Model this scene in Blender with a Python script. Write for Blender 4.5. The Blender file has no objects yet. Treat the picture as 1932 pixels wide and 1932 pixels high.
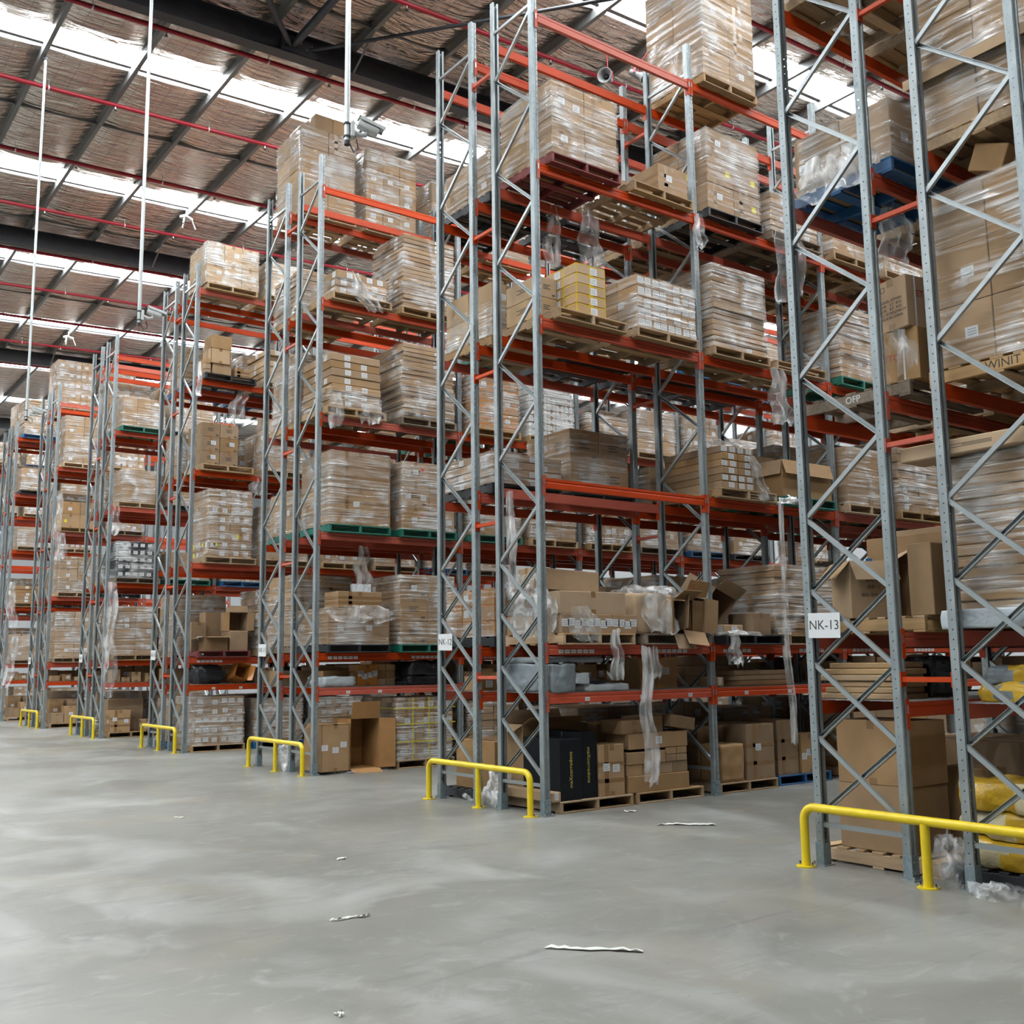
import bpy, bmesh, math, random
from mathutils import Vector, Matrix, noise, Euler
R = math.radians
PI = math.pi
scene = bpy.context.scene
col = scene.collection
random.seed(7)

# ------------------------------------------------------------------ camera, world, exposure
YAW, PIT, ROL = R(36.487), R(8.233), R(-0.751)
_F = Vector((math.sin(YAW) * math.cos(PIT), math.cos(YAW) * math.cos(PIT), math.sin(PIT)))
_R = Vector((math.cos(YAW), -math.sin(YAW), 0)); _U = _R.cross(_F)
_R2 = math.cos(ROL) * _R + math.sin(ROL) * _U
_U2 = -math.sin(ROL) * _R + math.cos(ROL) * _U
cd = bpy.data.cameras.new('camera'); cam = bpy.data.objects.new('camera', cd); col.objects.link(cam)
cd.sensor_width = 36; cd.lens = 36 * 1978.6 / 1932; cd.clip_end = 300
cam.matrix_world = Matrix(((_R2.x, _U2.x, -_F.x, -7.651), (_R2.y, _U2.y, -_F.y, 0), (_R2.z, _U2.z, -_F.z, 1.736), (0, 0, 0, 1)))
scene.camera = cam
vs = scene.view_settings
vs.view_transform = 'Standard'; vs.look = 'None'; vs.gamma = 1; vs.use_curve_mapping = False
vs.exposure = 0.78
SKY_STRENGTH = 1.0
SKYLIGHT = 20.0
w = bpy.data.worlds.new('sky'); scene.world = w; w.use_nodes = True
bg = w.node_tree.nodes['Background']; bg.inputs[0].default_value = (0.86, 0.93, 1.0, 1); bg.inputs[1].default_value = SKY_STRENGTH
cy = scene.cycles
cy.max_bounces = 4; cy.diffuse_bounces = 1; cy.glossy_bounces = 2; cy.transmission_bounces = 4; cy.transparent_max_bounces = 9
cy.use_denoising = True; cy.caustics_reflective = False; cy.caustics_refractive = False
cy.sample_clamp_indirect = 6
cy.use_adaptive_sampling = True; cy.adaptive_threshold = .18; cy.adaptive_min_samples = 16

# ------------------------------------------------------------------ materials
MATS = {}
def mat(name, color=(.8, .8, .8), rough=.6, metal=0., spec=.5, emit=None, var=0., noise_s=None, noise_amt=.15, bump=None, hue=0.):
    color = tuple(v * .80 for v in color)
    m = bpy.data.materials.new(name); m.use_nodes = True
    nt = m.node_tree; b = nt.nodes['Principled BSDF']; L = nt.links
    b.inputs['Roughness'].default_value = rough; b.inputs['Metallic'].default_value = metal
    b.inputs['Specular IOR Level'].default_value = spec
    b.inputs['Base Color'].default_value = (*color, 1)
    tc = nt.nodes.new('ShaderNodeTexCoord')
    c = None
    if var or noise_s:
        hsv = nt.nodes.new('ShaderNodeHueSaturation'); hsv.inputs['Color'].default_value = (*color, 1)
        val = nt.nodes.new('ShaderNodeMath'); val.operation = 'ADD'; val.inputs[0].default_value = 1; val.inputs[1].default_value = 0
        if var:
            oi = nt.nodes.new('ShaderNodeObjectInfo'); mr = nt.nodes.new('ShaderNodeMapRange')
            mr.inputs['To Min'].default_value = 1 - var; mr.inputs['To Max'].default_value = 1 + var
            L.new(oi.outputs['Random'], mr.inputs['Value']); L.new(mr.outputs[0], val.inputs[0])
            mr2 = nt.nodes.new('ShaderNodeMapRange'); mr2.inputs['To Min'].default_value = .85; mr2.inputs['To Max'].default_value = 1.12
            fr = nt.nodes.new('ShaderNodeMath'); fr.operation = 'FRACT'; mu = nt.nodes.new('ShaderNodeMath'); mu.operation = 'MULTIPLY'; mu.inputs[1].default_value = 7.31
            L.new(oi.outputs['Random'], mu.inputs[0]); L.new(mu.outputs[0], fr.inputs[0]); L.new(fr.outputs[0], mr2.inputs['Value'])
            L.new(mr2.outputs[0], hsv.inputs['Saturation'])
        if noise_s:
            mp = nt.nodes.new('ShaderNodeMapping'); mp.inputs['Scale'].default_value = noise_s if isinstance(noise_s, tuple) else (noise_s,) * 3
            L.new(tc.outputs['Object'], mp.inputs[0])
            nz = nt.nodes.new('ShaderNodeTexNoise'); nz.inputs['Scale'].default_value = 1; nz.inputs['Detail'].default_value = 4
            L.new(mp.outputs[0], nz.inputs['Vector'])
            mr3 = nt.nodes.new('ShaderNodeMapRange'); mr3.inputs['From Min'].default_value = .3; mr3.inputs['From Max'].default_value = .7
            mr3.inputs['To Min'].default_value = -noise_amt; mr3.inputs['To Max'].default_value = noise_amt
            L.new(nz.outputs['Fac'], mr3.inputs['Value']); L.new(mr3.outputs[0], val.inputs[1])
        L.new(val.outputs[0], hsv.inputs['Value']); L.new(hsv.outputs[0], b.inputs['Base Color'])
    if bump:
        mp = nt.nodes.new('ShaderNodeMapping'); mp.inputs['Scale'].default_value = bump[0] if isinstance(bump[0], tuple) else (bump[0],) * 3
        L.new(tc.outputs['Object'], mp.inputs[0])
        nz = nt.nodes.new('ShaderNodeTexNoise'); nz.inputs['Scale'].default_value = 1; nz.inputs['Detail'].default_value = 3
        L.new(mp.outputs[0], nz.inputs['Vector'])
        bp = nt.nodes.new('ShaderNodeBump'); bp.inputs['Strength'].default_value = bump[1]; bp.inputs['Distance'].default_value = bump[2] if len(bump) > 2 else .02
        L.new(nz.outputs['Fac'], bp.inputs['Height']); L.new(bp.outputs[0], b.inputs['Normal'])
    if emit:
        b.inputs['Emission Color'].default_value = (*emit[0], 1); b.inputs['Emission Strength'].default_value = emit[1]
    MATS[name] = m
    return m

mat('galv', (.35, .395, .41), .45, .5, noise_s=(14, 14, 5), noise_amt=.16, var=.06)
mat('galv_brace', (.44, .48, .49), .36, .6)
mat('sleeve', (.26, .33, .36), .5, .3, noise_s=30, noise_amt=.2)
mat('beam', (.60, .070, .018), .5, spec=.3, noise_s=(3, 9, 9), noise_amt=.12, var=.1)
mat('clip', (.6, .6, .6), .35, .9)
mat('kraft', (.43, .272, .146), .78, spec=.25, var=.19, noise_s=4, noise_amt=.10)
mat('kraft_pale', (.54, .365, .21), .78, spec=.25, var=.1, noise_s=5, noise_amt=.06)
mat('carton_orange', (.50, .26, .10), .75, spec=.25, noise_s=5, noise_amt=.08)
mat('carton_white', (.72, .70, .66), .7, var=.1)
mat('carton_black', (.008, .010, .014), .55, spec=.2)
mat('tape', (.31, .175, .075), .28)
mat('tape_orange', (.62, .24, .05), .3)
mat('tape_yellow', (.72, .47, .02), .3)
mat('tape_clear', (.50, .40, .29), .25)
mat('tape_blue', (.03, .22, .55), .4)
mat('seam', (.13, .08, .045), .9)
mat('paper', (.80, .81, .82), .6)
mat('ink', (.07, .065, .06), .8)
mat('ink_gold', (.70, .55, .12), .4)
mat('ink_red', (.42, .05, .04), .7)
mat('sticker_red', (.75, .03, .03), .6)
mat('sticker_yellow', (.80, .72, .03), .6)
mat('wood', (.46, .31, .175), .8, spec=.2, var=.22, noise_s=(2.5, 30, 30), noise_amt=.16)
mat('wood_new', (.56, .37, .20), .75, spec=.2, var=.12, noise_s=(20, 2.5, 30), noise_amt=.14)
mat('wood_grey', (.27, .21, .155), .85, spec=.2, var=.2, noise_s=(2.5, 30, 30), noise_amt=.2)
mat('pallet_red', (.20, .035, .035), .7, var=.15, noise_s=12, noise_amt=.2)
mat('pallet_blue', (.015, .11, .28), .6, var=.15, noise_s=12, noise_amt=.2)
mat('pallet_green', (.015, .17, .12), .6, var=.15, noise_s=12, noise_amt=.2)
mat('pallet_black', (.02, .022, .026), .5, var=.2)
mat('yellow_paint', (.90, .66, .015), .30, noise_s=9, noise_amt=.07)
mat('grey_plastic', (.27, .31, .33), .32, bump=((7, 7, 4), .6, .03), noise_s=6, noise_amt=.15)
mat('pale_plastic', (.60, .66, .70), .25, bump=(9, .7, .03))
mat('black_plastic', (.012, .013, .018), .3, bump=(9, .7, .03))
mat('sack_yellow', (.80, .48, .03), .28, noise_s=4, noise_amt=.1, bump=(14, .6, .02))
mat('sack_cream', (.78, .66, .40), .3, bump=(14, .6, .02))
mat('steel_dark', (.030, .032, .042), .45, noise_s=4, noise_amt=.2)
mat('purlin', (.22, .225, .225), .45, .5)
mat('ink_grey', (.38, .38, .39), .8)
mat('pipe_red', (.40, .012, .03), .4)
mat('cam_white', (.74, .75, .74), .4)
mat('cam_dark', (.03, .03, .035), .4)
mat('pole', (.66, .70, .70), .35, .6)
mat('speaker_grey', (.22, .225, .225), .6)
mat('wire', (.55, .56, .57), .35, .8)
mat('wall', (.45, .46, .47), .7)
mat('skylight', (.9, .95, 1), .5, emit=((.93, .98, 1.0), SKYLIGHT))
mat('paper_scrap', (.74, .73, .68), .7, bump=(25, .6, .01))
mat('tan_sheet', (.45, .34, .22), .7)

def film_mat(name, lo, hi, sc, bump, white=.85):
    m = bpy.data.materials.new(name); m.use_nodes = True
    nt = m.node_tree; L = nt.links; N = nt.nodes
    b = N['Principled BSDF']; out = N['Material Output']
    b.inputs['Base Color'].default_value = (white, white, white * .99, 1); b.inputs['Roughness'].default_value = .13
    b.inputs['Specular IOR Level'].default_value = .8; b.inputs['IOR'].default_value = 1.9
    tc = N.new('ShaderNodeTexCoord'); oi = N.new('ShaderNodeObjectInfo')
    ad = N.new('ShaderNodeVectorMath'); ad.operation = 'ADD'
    mul = N.new('ShaderNodeVectorMath'); mul.operation = 'SCALE'; mul.inputs['Scale'].default_value = 13.7
    cx = N.new('ShaderNodeCombineXYZ'); L.new(oi.outputs['Random'], cx.inputs[0]); L.new(oi.outputs['Random'], cx.inputs[1]); L.new(oi.outputs['Random'], cx.inputs[2])
    L.new(cx.outputs[0], mul.inputs[0]); L.new(tc.outputs['Object'], ad.inputs[0]); L.new(mul.outputs[0], ad.inputs[1])
    mp = N.new('ShaderNodeMapping'); mp.inputs['Scale'].default_value = sc; mp.inputs['Rotation'].default_value = (.12, -.1, 0)
    L.new(ad.outputs[0], mp.inputs[0])
    nz = N.new('ShaderNodeTexNoise'); nz.inputs['Scale'].default_value = 1; nz.inputs['Detail'].default_value = 3.5; nz.inputs['Distortion'].default_value = .6
    L.new(mp.outputs[0], nz.inputs['Vector'])
    n2 = N.new('ShaderNodeTexNoise'); n2.inputs['Scale'].default_value = 2.2; n2.inputs['Detail'].default_value = 1; n2.inputs['Distortion'].default_value = 1.0
    L.new(ad.outputs[0], n2.inputs['Vector'])
    mx = N.new('ShaderNodeMath'); mx.operation = 'MULTIPLY_ADD'; mx.inputs[1].default_value = .55
    m2 = N.new('ShaderNodeMath'); m2.operation = 'MULTIPLY'; m2.inputs[1].default_value = .45
    L.new(n2.outputs['Fac'], m2.inputs[0]); L.new(nz.outputs['Fac'], mx.inputs[0]); L.new(m2.outputs[0], mx.inputs[2])
    mr = N.new('ShaderNodeMapRange'); mr.inputs['From Min'].default_value = .45; mr.inputs['From Max'].default_value = .66
    mr.inputs['To Min'].default_value = lo; mr.inputs['To Max'].default_value = hi
    L.new(mx.outputs[0], mr.inputs['Value'])
    bp = N.new('ShaderNodeBump'); bp.inputs['Strength'].default_value = bump; bp.inputs['Distance'].default_value = .09
    L.new(mx.outputs[0], bp.inputs['Height']); L.new(bp.outputs[0], b.inputs['Normal'])
    tr = N.new('ShaderNodeBsdfTransparent'); ms = N.new('ShaderNodeMixShader')
    L.new(mr.outputs[0], ms.inputs[0]); L.new(tr.outputs[0], ms.inputs[1]); L.new(b.outputs[0], ms.inputs[2])
    L.new(ms.outputs[0], out.inputs['Surface'])
    MATS[name] = m
film_mat('film', .04, .62, (1.0, 1.0, 26), 1.0, .92)
film_mat('film_loose', .13, .72, (7, 7, 2.2), 1.0, .92)
film_mat('film_clear', .05, .42, (9, 9, 5), 1.0, .9)
film_mat('film_ball', .22, .92, (8, 8, 8), 1.0, .95)

def floor_mat():
    m = bpy.data.materials.new('concrete'); m.use_nodes = True
    nt = m.node_tree; L = nt.links; N = nt.nodes; b = N['Principled BSDF']
    tc = N.new('ShaderNodeTexCoord')
    def nz(scale, detail=4, dist=0., rot=0, rough=.55):
        mp = N.new('ShaderNodeMapping'); mp.inputs['Scale'].default_value = scale; mp.inputs['Rotation'].default_value = (0, 0, rot)
        L.new(tc.outputs['Object'], mp.inputs[0]); n = N.new('ShaderNodeTexNoise'); n.inputs['Scale'].default_value = 1
        n.inputs['Detail'].default_value = detail; n.inputs['Distortion'].default_value = dist; n.inputs['Roughness'].default_value = rough
        L.new(mp.outputs[0], n.inputs['Vector']); return n.outputs['Fac']
    def ramp(fac, stops):
        r = N.new('ShaderNodeValToRGB'); L.new(fac, r.inputs[0])
        while len(r.color_ramp.elements) < len(stops): r.color_ramp.elements.new(.5)
        for e, (p, c) in zip(r.color_ramp.elements, stops): e.position = p; e.color = (*c, 1)
        return r.outputs[0]
    def mix(fac, a, c, mode='MIX'):
        x = N.new('ShaderNodeMix'); x.data_type = 'RGBA'; x.blend_type = mode
        if isinstance(fac, float): x.inputs[0].default_value = fac
        else: L.new(fac, x.inputs[0])
        for s, i in ((a, 6), (c, 7)):
            if isinstance(s, tuple): x.inputs[i].default_value = (*s, 1)
            else: L.new(s, x.inputs[i])
        return x.outputs[2]
    base = ramp(nz((.22, .22, 1), 6, .6), [(.34, (.165, .164, .146)), (.5, (.205, .202, .181)), (.66, (.242, .240, .221))])
    c = mix(ramp(nz((.55, .35, 1), 5, 1.2, .5), [(.50, (0, 0, 0)), (.72, (.7, .7, .7))]), base, (.365, .367, .351))
    c = mix(ramp(nz((.45, .45, 1), 4, .8, 1.2), [(.52, (0, 0, 0)), (.70, (.50, .50, .50))]), c, (.27, .243, .185))
    c = mix(ramp(nz((.7, 4, 1), 5, 2.2, .75), [(.57, (0, 0, 0)), (.70, (.55, .55, .55))]), c, (.145, .145, .14))
    c = mix(ramp(nz((1.6, 2.2, 1), 8, 2.2, .2, .72), [(.54, (0, 0, 0)), (.66, (.45, .45, .45))]), c, (.335, .337, .322))
    c = mix(ramp(nz((4, 8, 1), 8, 1.8, .4, .75), [(.62, (0, 0, 0)), (.70, (.6, .6, .6))]), c, (.10, .10, .098))
    L.new(c, b.inputs['Base Color'])
    rr = N.new('ShaderNodeMapRange'); rr.inputs['To Min'].default_value = .22; rr.inputs['To Max'].default_value = .46
    L.new(nz((.8, .8, 1), 5, 1), rr.inputs['Value']); L.new(rr.outputs[0], b.inputs['Roughness'])
    b.inputs['Specular IOR Level'].default_value = .4
    bp = N.new('ShaderNodeBump'); bp.inputs['Strength'].default_value = .06; bp.inputs['Distance'].default_value = .01
    L.new(nz((3, 3, 1), 6), bp.inputs['Height']); L.new(bp.outputs[0], b.inputs['Normal'])
    MATS['concrete'] = m
floor_mat()

def foil_mat():
    m = bpy.data.materials.new('foil'); m.use_nodes = True
    nt = m.node_tree; L = nt.links; N = nt.nodes; b = N['Principled BSDF']
    tc = N.new('ShaderNodeTexCoord')
    b.inputs['Metallic'].default_value = .92; b.inputs['Roughness'].default_value = .22
    mp = N.new('ShaderNodeMapping'); mp.inputs['Scale'].default_value = (1.3, 6.5, 1)
    L.new(tc.outputs['Object'], mp.inputs[0])
    n1 = N.new('ShaderNodeTexNoise'); n1.inputs['Scale'].default_value = 1; n1.inputs['Detail'].default_value = 4; n1.inputs['Distortion'].default_value = .8
    L.new(mp.outputs[0], n1.inputs['Vector'])
    # wire mesh under the blanket: thin lines
    sx = N.new('ShaderNodeSeparateXYZ'); L.new(tc.outputs['Object'], sx.inputs[0])
    def lines(sock, pitch, w):
        a = N.new('ShaderNodeMath'); a.operation = 'DIVIDE'; a.inputs[1].default_value = pitch; L.new(sock, a.inputs[0])
        f = N.new('ShaderNodeMath'); f.operation = 'FRACT'; L.new(a.outputs[0], f.inputs[0])
        g = N.new('ShaderNodeMath'); g.operation = 'LESS_THAN'; g.inputs[1].default_value = w; L.new(f.outputs[0], g.inputs[0])
        return g.outputs[0]
    mxl = N.new('ShaderNodeMath'); mxl.operation = 'MAXIMUM'
    L.new(lines(sx.outputs[0], .30, .035), mxl.inputs[0]); L.new(lines(sx.outputs[1], .15, .06), mxl.inputs[1])
    mix = N.new('ShaderNodeMix'); mix.data_type = 'RGBA'
    mix.inputs[6].default_value = (.70, .61, .545, 1); mix.inputs[7].default_value = (.26, .22, .20, 1)
    m5 = N.new('ShaderNodeMath'); m5.operation = 'MULTIPLY'; m5.inputs[1].default_value = .7
    L.new(mxl.outputs[0], m5.inputs[0]); L.new(m5.outputs[0], mix.inputs[0]); L.new(mix.outputs[2], b.inputs['Base Color'])
    bp = N.new('ShaderNodeBump'); bp.inputs['Strength'].default_value = 1.0; bp.inputs['Distance'].default_value = .16
    L.new(n1.outputs['Fac'], bp.inputs['Height']); L.new(bp.outputs[0], b.inputs['Normal'])
    MATS['foil'] = m
foil_mat()

# ------------------------------------------------------------------ mesh helpers
class MB:
    def __init__(s): s.v = []; s.f = []; s.m = []; s.mats = []; s.sm = []
    def mi(s, name):
        if name not in s.mats: s.mats.append(name)
        return s.mats.index(name)
    def add(s, vs, fs, m, smooth=False):
        o = len(s.v); s.v += [tuple(v) for v in vs]; k = s.mi(m)
        for f in fs: s.f.append([i + o for i in f]); s.m.append(k); s.sm.append(smooth)
    def quad(s, a, b, c, d, m): s.add([a, b, c, d], [(0, 1, 2, 3)], m)
    def box(s, x0, x1, y0, y1, z0, z1, m):
        s.add([(x0, y0, z0), (x1, y0, z0), (x1, y1, z0), (x0, y1, z0), (x0, y0, z1), (x1, y0, z1), (x1, y1, z1), (x0, y1, z1)],
              [(0, 3, 2, 1), (4, 5, 6, 7), (0, 1, 5, 4), (1, 2, 6, 5), (2, 3, 7, 6), (3, 0, 4, 7)], m)
    def bbox(s, x0, x1, y0, y1, z0, z1, m, b=.006):
        b = min(b, (x1 - x0) * .3, (y1 - y0) * .3, (z1 - z0) * .3)
        X, Y, Z = (x0, x1), (y0, y1), (z0, z1); vid = {}; V = []
        for i in (0, 1):
            for j in (0, 1):
                for k in (0, 1):
                    for ax in range(3):
                        p = [X[i] + (b if i == 0 else -b), Y[j] + (b if j == 0 else -b), Z[k] + (b if k == 0 else -b)]
                        p[ax] = (X[i], Y[j], Z[k])[ax]; vid[(i, j, k, ax)] = len(V); V.append(tuple(p))
        F = []
        c = Vector(((x0 + x1) / 2, (y0 + y1) / 2, (z0 + z1) / 2))
        def face(ids):
            pts = [Vector(V[q]) for q in ids]; n = (pts[1] - pts[0]).cross(pts[2] - pts[0]); mid = sum(pts, Vector()) / len(pts) - c
            F.append(tuple(ids) if n.dot(mid) > 0 else tuple(reversed(ids)))
        for ax in range(3):
            o = [q for q in range(3) if q != ax]
            for e in (0, 1):
                ids = []
                for (u, w2) in ((0, 0), (1, 0), (1, 1), (0, 1)):
                    ijk = [0, 0, 0]; ijk[ax] = e; ijk[o[0]] = u; ijk[o[1]] = w2; ids.append(vid[(*ijk, ax)])
                face(ids)
            for u in (0, 1):
                for w2 in (0, 1):
                    ijk0 = [0, 0, 0]; ijk1 = [0, 0, 0]; ijk0[ax] = 0; ijk1[ax] = 1
                    for q in (ijk0, ijk1): q[o[0]] = u; q[o[1]] = w2
                    face([vid[(*ijk0, o[0])], vid[(*ijk1, o[0])], vid[(*ijk1, o[1])], vid[(*ijk0, o[1])]])
        for i in (0, 1):
            for j in (0, 1):
                for k in (0, 1): face([vid[(i, j, k, a)] for a in range(3)])
        s.add(V, F, m)
    def tube(s, p0, p1, r, m, n=10, cap=True, r1=None):
        p0 = Vector(p0); p1 = Vector(p1); d = (p1 - p0).normalized(); r1 = r if r1 is None else r1
        a = d.orthogonal().normalized(); b = d.cross(a)
        V = []
        for p, rr in ((p0, r), (p1, r1)):
            for i in range(n): t = 2 * PI * i / n; V.append(p + (a * math.cos(t) + b * math.sin(t)) * rr)
        s.add(V, [(i, (i + 1) % n, n + (i + 1) % n, n + i) for i in range(n)], m, True)
        if cap: s.add(V, [tuple(reversed(range(n))), tuple(range(n, 2 * n))], m)
    def path(s, pts, r, m, n=10, cap=True):
        pts = [Vector(p) for p in pts]; V = []; a = None
        rs = r if isinstance(r, (list, tuple)) else [r] * len(pts)
        for i, p in enumerate(pts):
            d = ((pts[i + 1] if i + 1 < len(pts) else p) - (pts[i - 1] if i else p)).normalized()
            if a is None: a = d.orthogonal().normalized()
            a = (a - d * a.dot(d)).normalized(); b = d.cross(a)
            for k in range(n): t = 2 * PI * k / n; V.append(p + (a * math.cos(t) + b * math.sin(t)) * rs[i])
        F = []
        for i in range(len(pts) - 1):
            for k in range(n): F.append((i * n + k, i * n + (k + 1) % n, (i + 1) * n + (k + 1) % n, (i + 1) * n + k))
        s.add(V, F, m, True)
        if cap: s.add(V, [tuple(reversed(range(n))), tuple(range(len(V) - n, len(V)))], m)
    def extrude(s, prof, a, b, m, axis='z', caps=True):
        # closed profile of 2D points, extruded along axis between a and b
        n = len(prof)
        def P(q, t): return {'z': (q[0], q[1], t), 'x': (t, q[0], q[1]), 'y': (q[0], t, q[1])}[axis]
        V = [P(q, a) for q in prof] + [P(q, b) for q in prof]
        F = [(i, (i + 1) % n, n + (i + 1) % n, n + i) for i in range(n)]
        s.add(V, F, m)
        if caps: s.add(V, [tuple(reversed(range(n))), tuple(range(n, 2 * n))], m)
    def grid(s, nu, nv, fn, m, smooth=True, closed_u=False):
        V = [fn(i, j) for j in range(nv) for i in range(nu)]; F = []
        for j in range(nv - 1):
            for i in range(nu if closed_u else nu - 1):
                i2 = (i + 1) % nu; F.append((j * nu + i, j * nu + i2, (j + 1) * nu + i2, (j + 1) * nu + i))
        s.add(V, F, m, smooth)
    def mesh(s, name):
        me = bpy.data.meshes.new(name); me.from_pydata(s.v, [], s.f)
        for k in s.mats: me.materials.append(MATS[k])
        me.polygons.foreach_set('material_index', s.m); me.polygons.foreach_set('use_smooth', s.sm)
        me.update(); return me

def sheet_profile(pts, t):
    """closed outline of an open poly-line given a wall thickness"""
    P = [Vector((p[0], p[1])) for p in pts]; off = []
    for i, p in enumerate(P):
        d0 = (p - P[i - 1]).normalized() if i else (P[1] - P[0]).normalized()
        d1 = (P[i + 1] - p).normalized() if i + 1 < len(P) else d0
        n = Vector((-(d0.y + d1.y), d0.x + d1.x)); n.normalize()
        k = max(.5, n.dot(Vector((-d0.y, d0.x)))); off.append(p + n * t / k)
    return [tuple(p) for p in P] + [tuple(p) for p in reversed(off)]

def obj(name, me, parent=None, loc=(0, 0, 0), rot=(0, 0, 0), mtx=None):
    o = bpy.data.objects.new(name, me); col.objects.link(o)
    if parent is not None: o.parent = parent
    if mtx is not None: o.matrix_local = mtx
    else: o.location = loc; o.rotation_euler = rot
    return o
def tag(o, label, cat, group=None):
    o['label'] = label; o['category'] = cat
    if group: o['group'] = group
    return o
def thing(name, label, cat, loc=(0, 0, 0), rot=(0, 0, 0), group=None):
    o = bpy.data.objects.new(name, None); col.objects.link(o); o.location = loc; o.rotation_euler = rot
    o.empty_display_size = .1
    return tag(o, label, cat, group)
def struct(o): o['kind'] = 'structure'; return o
def nz3(x, y, z): return noise.noise(Vector((x, y, z)))
_txt = {}
def text_mesh(s, size, m):
    k = (s, size, m)
    if k not in _txt:
        c = bpy.data.curves.new('t', 'FONT'); c.body = s; c.size = size; c.align_x = 'CENTER'; c.align_y = 'CENTER'; c.extrude = .0006; c.resolution_u = 3
        t = bpy.data.objects.new('t', c); col.objects.link(t); bpy.context.view_layer.update()
        me = bpy.data.meshes.new_from_object(t.evaluated_get(bpy.context.evaluated_depsgraph_get()))
        bpy.data.objects.remove(t); me.materials.clear(); me.materials.append(MATS[m]); _txt[k] = me
    return _txt[k]
# text facing -X (reads along -Y) and facing -Y (reads along +X)
FACE_X = (R(90), 0, R(-90)); FACE_Y = (R(90), 0, 0)

# ------------------------------------------------------------------ setting: floor, roof, walls
SL = .035
def zroof(x): return 13.74 + SL * x
def zraf(x): return 13.07 + SL * x
XR0, XR1, YR0, YR1 = -24.0, 36.0, -12.0, 64.0
b = MB(); b.box(-40, 42, -30, 70, -.2, 0, 'concrete'); struct(obj('floor', b.mesh('floor')))
SKY_Y = [0.6, 6.7, 12.75, 19.45, 25.45, 31.55, 37.6, 43.7, 49.8, 55.9]
PUR0, PURD = -3.70 - 12 * 1.64, 1.64
NPUR = 36
def roof_strip(mb, ya, yb):
    nx = int((XR1 - XR0) / .137) + 1; ny = max(2, int((yb - ya) / .34) + 1)
    def fn(i, j):
        x = XR0 + (XR1 - XR0) * i / (nx - 1); y = ya + (yb - ya) * j / (ny - 1)
        u = ((x - PUR0) / PURD) % 1.0
        ed = min(1, .35 + min(y - ya, yb - y) / .6); sag = .10 * (1 - abs(2 * u - 1) ** 3.5) * ed
        wr = .016 * nz3(x * 1.7, y * 2.3, 3.1) + .008 * nz3(x * 5, y * 6, 1.7)
        return (x, y, zroof(x) - sag + (wr if .04 < u < .96 else 0))
    mb.grid(nx, ny, fn, 'foil')
b = MB(); y = YR0
for ys in SKY_Y: roof_strip(b, y, ys); y = ys + .86
roof_strip(b, y, YR1)
ceil = struct(obj('ceiling', b.mesh('ceiling')))
for n, ys in enumerate(SKY_Y):
    b = MB()
    for (q0, q1) in ((0, .70), (.77, .86)):
        b.add([(XR0, ys + q0, zroof(XR0) + .03), (XR1, ys + q0, zroof(XR1) + .03), (XR1, ys + q1, zroof(XR1) + .03), (XR0, ys + q1, zroof(XR0) + .03),
               (XR0, ys + q0, zroof(XR0) + .05), (XR1, ys + q0, zroof(XR1) + .05), (XR1, ys + q1, zroof(XR1) + .05), (XR0, ys + q1, zroof(XR0) + .05)],
              [(3, 2, 1, 0)], 'skylight')
        b.add(b.v[-8:], [(4, 5, 6, 7), (0, 1, 5, 4), (1, 2, 6, 5), (2, 3, 7, 6), (3, 0, 4, 7)], 'purlin')
    wn = struct(obj('window_%d%s' % (n + 1, '_offscreen' if ys < 10 else ''), b.mesh('skylight')))   # the first two strips run over the hall beside and behind the camera
    b = MB(); b.add([(XR0, ys + .69, zroof(XR0) + .0), (XR1, ys + .69, zroof(XR1)), (XR1, ys + .79, zroof(XR1)), (XR0, ys + .79, zroof(XR0)),
                     (XR0, ys + .69, zroof(XR0) + .06), (XR1, ys + .69, zroof(XR1) + .06), (XR1, ys + .79, zroof(XR1) + .06), (XR0, ys + .79, zroof(XR0) + .06)],
                    [(0, 1, 2, 3), (7, 6, 5, 4), (0, 4, 5, 1), (2, 6, 7, 3)], 'purlin')
    obj('batten', b.mesh('batten'), wn)
# purlins (C section along Y), children of the ceiling
b = MB(); b.extrude(sheet_profile([(.075, .028), (.075, 0), (0, 0), (0, .2), (.075, .2), (.075, .172)], .004), YR0, YR1, 'purlin', 'y'); me = b.mesh('purlin')
for k in range(NPUR):
    x = PUR0 + k * PURD; obj('purlin', me, ceil, (x - .035, 0, zroof(x) - .2))
# bridging rods along X, midway between skylights
for yb in (4.2, 10.2, 16.2, 22.6, 28.6, 34.8, 41):
    b = MB(); b.add([(XR0, yb, zroof(XR0) - .13), (XR1, yb, zroof(XR1) - .13), (XR1, yb + .05, zroof(XR1) - .13), (XR0, yb + .05, zroof(XR0) - .13),
                     (XR0, yb, zroof(XR0) - .06), (XR1, yb, zroof(XR1) - .06), (XR1, yb + .05, zroof(XR1) - .06), (XR0, yb + .05, zroof(XR0) - .06)],
                    [(0, 3, 2, 1), (4, 5, 6, 7), (0, 1, 5, 4), (2, 3, 7, 6)], 'purlin')
    obj('bridging_bar', b.mesh('bridging_bar'), ceil)
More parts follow.
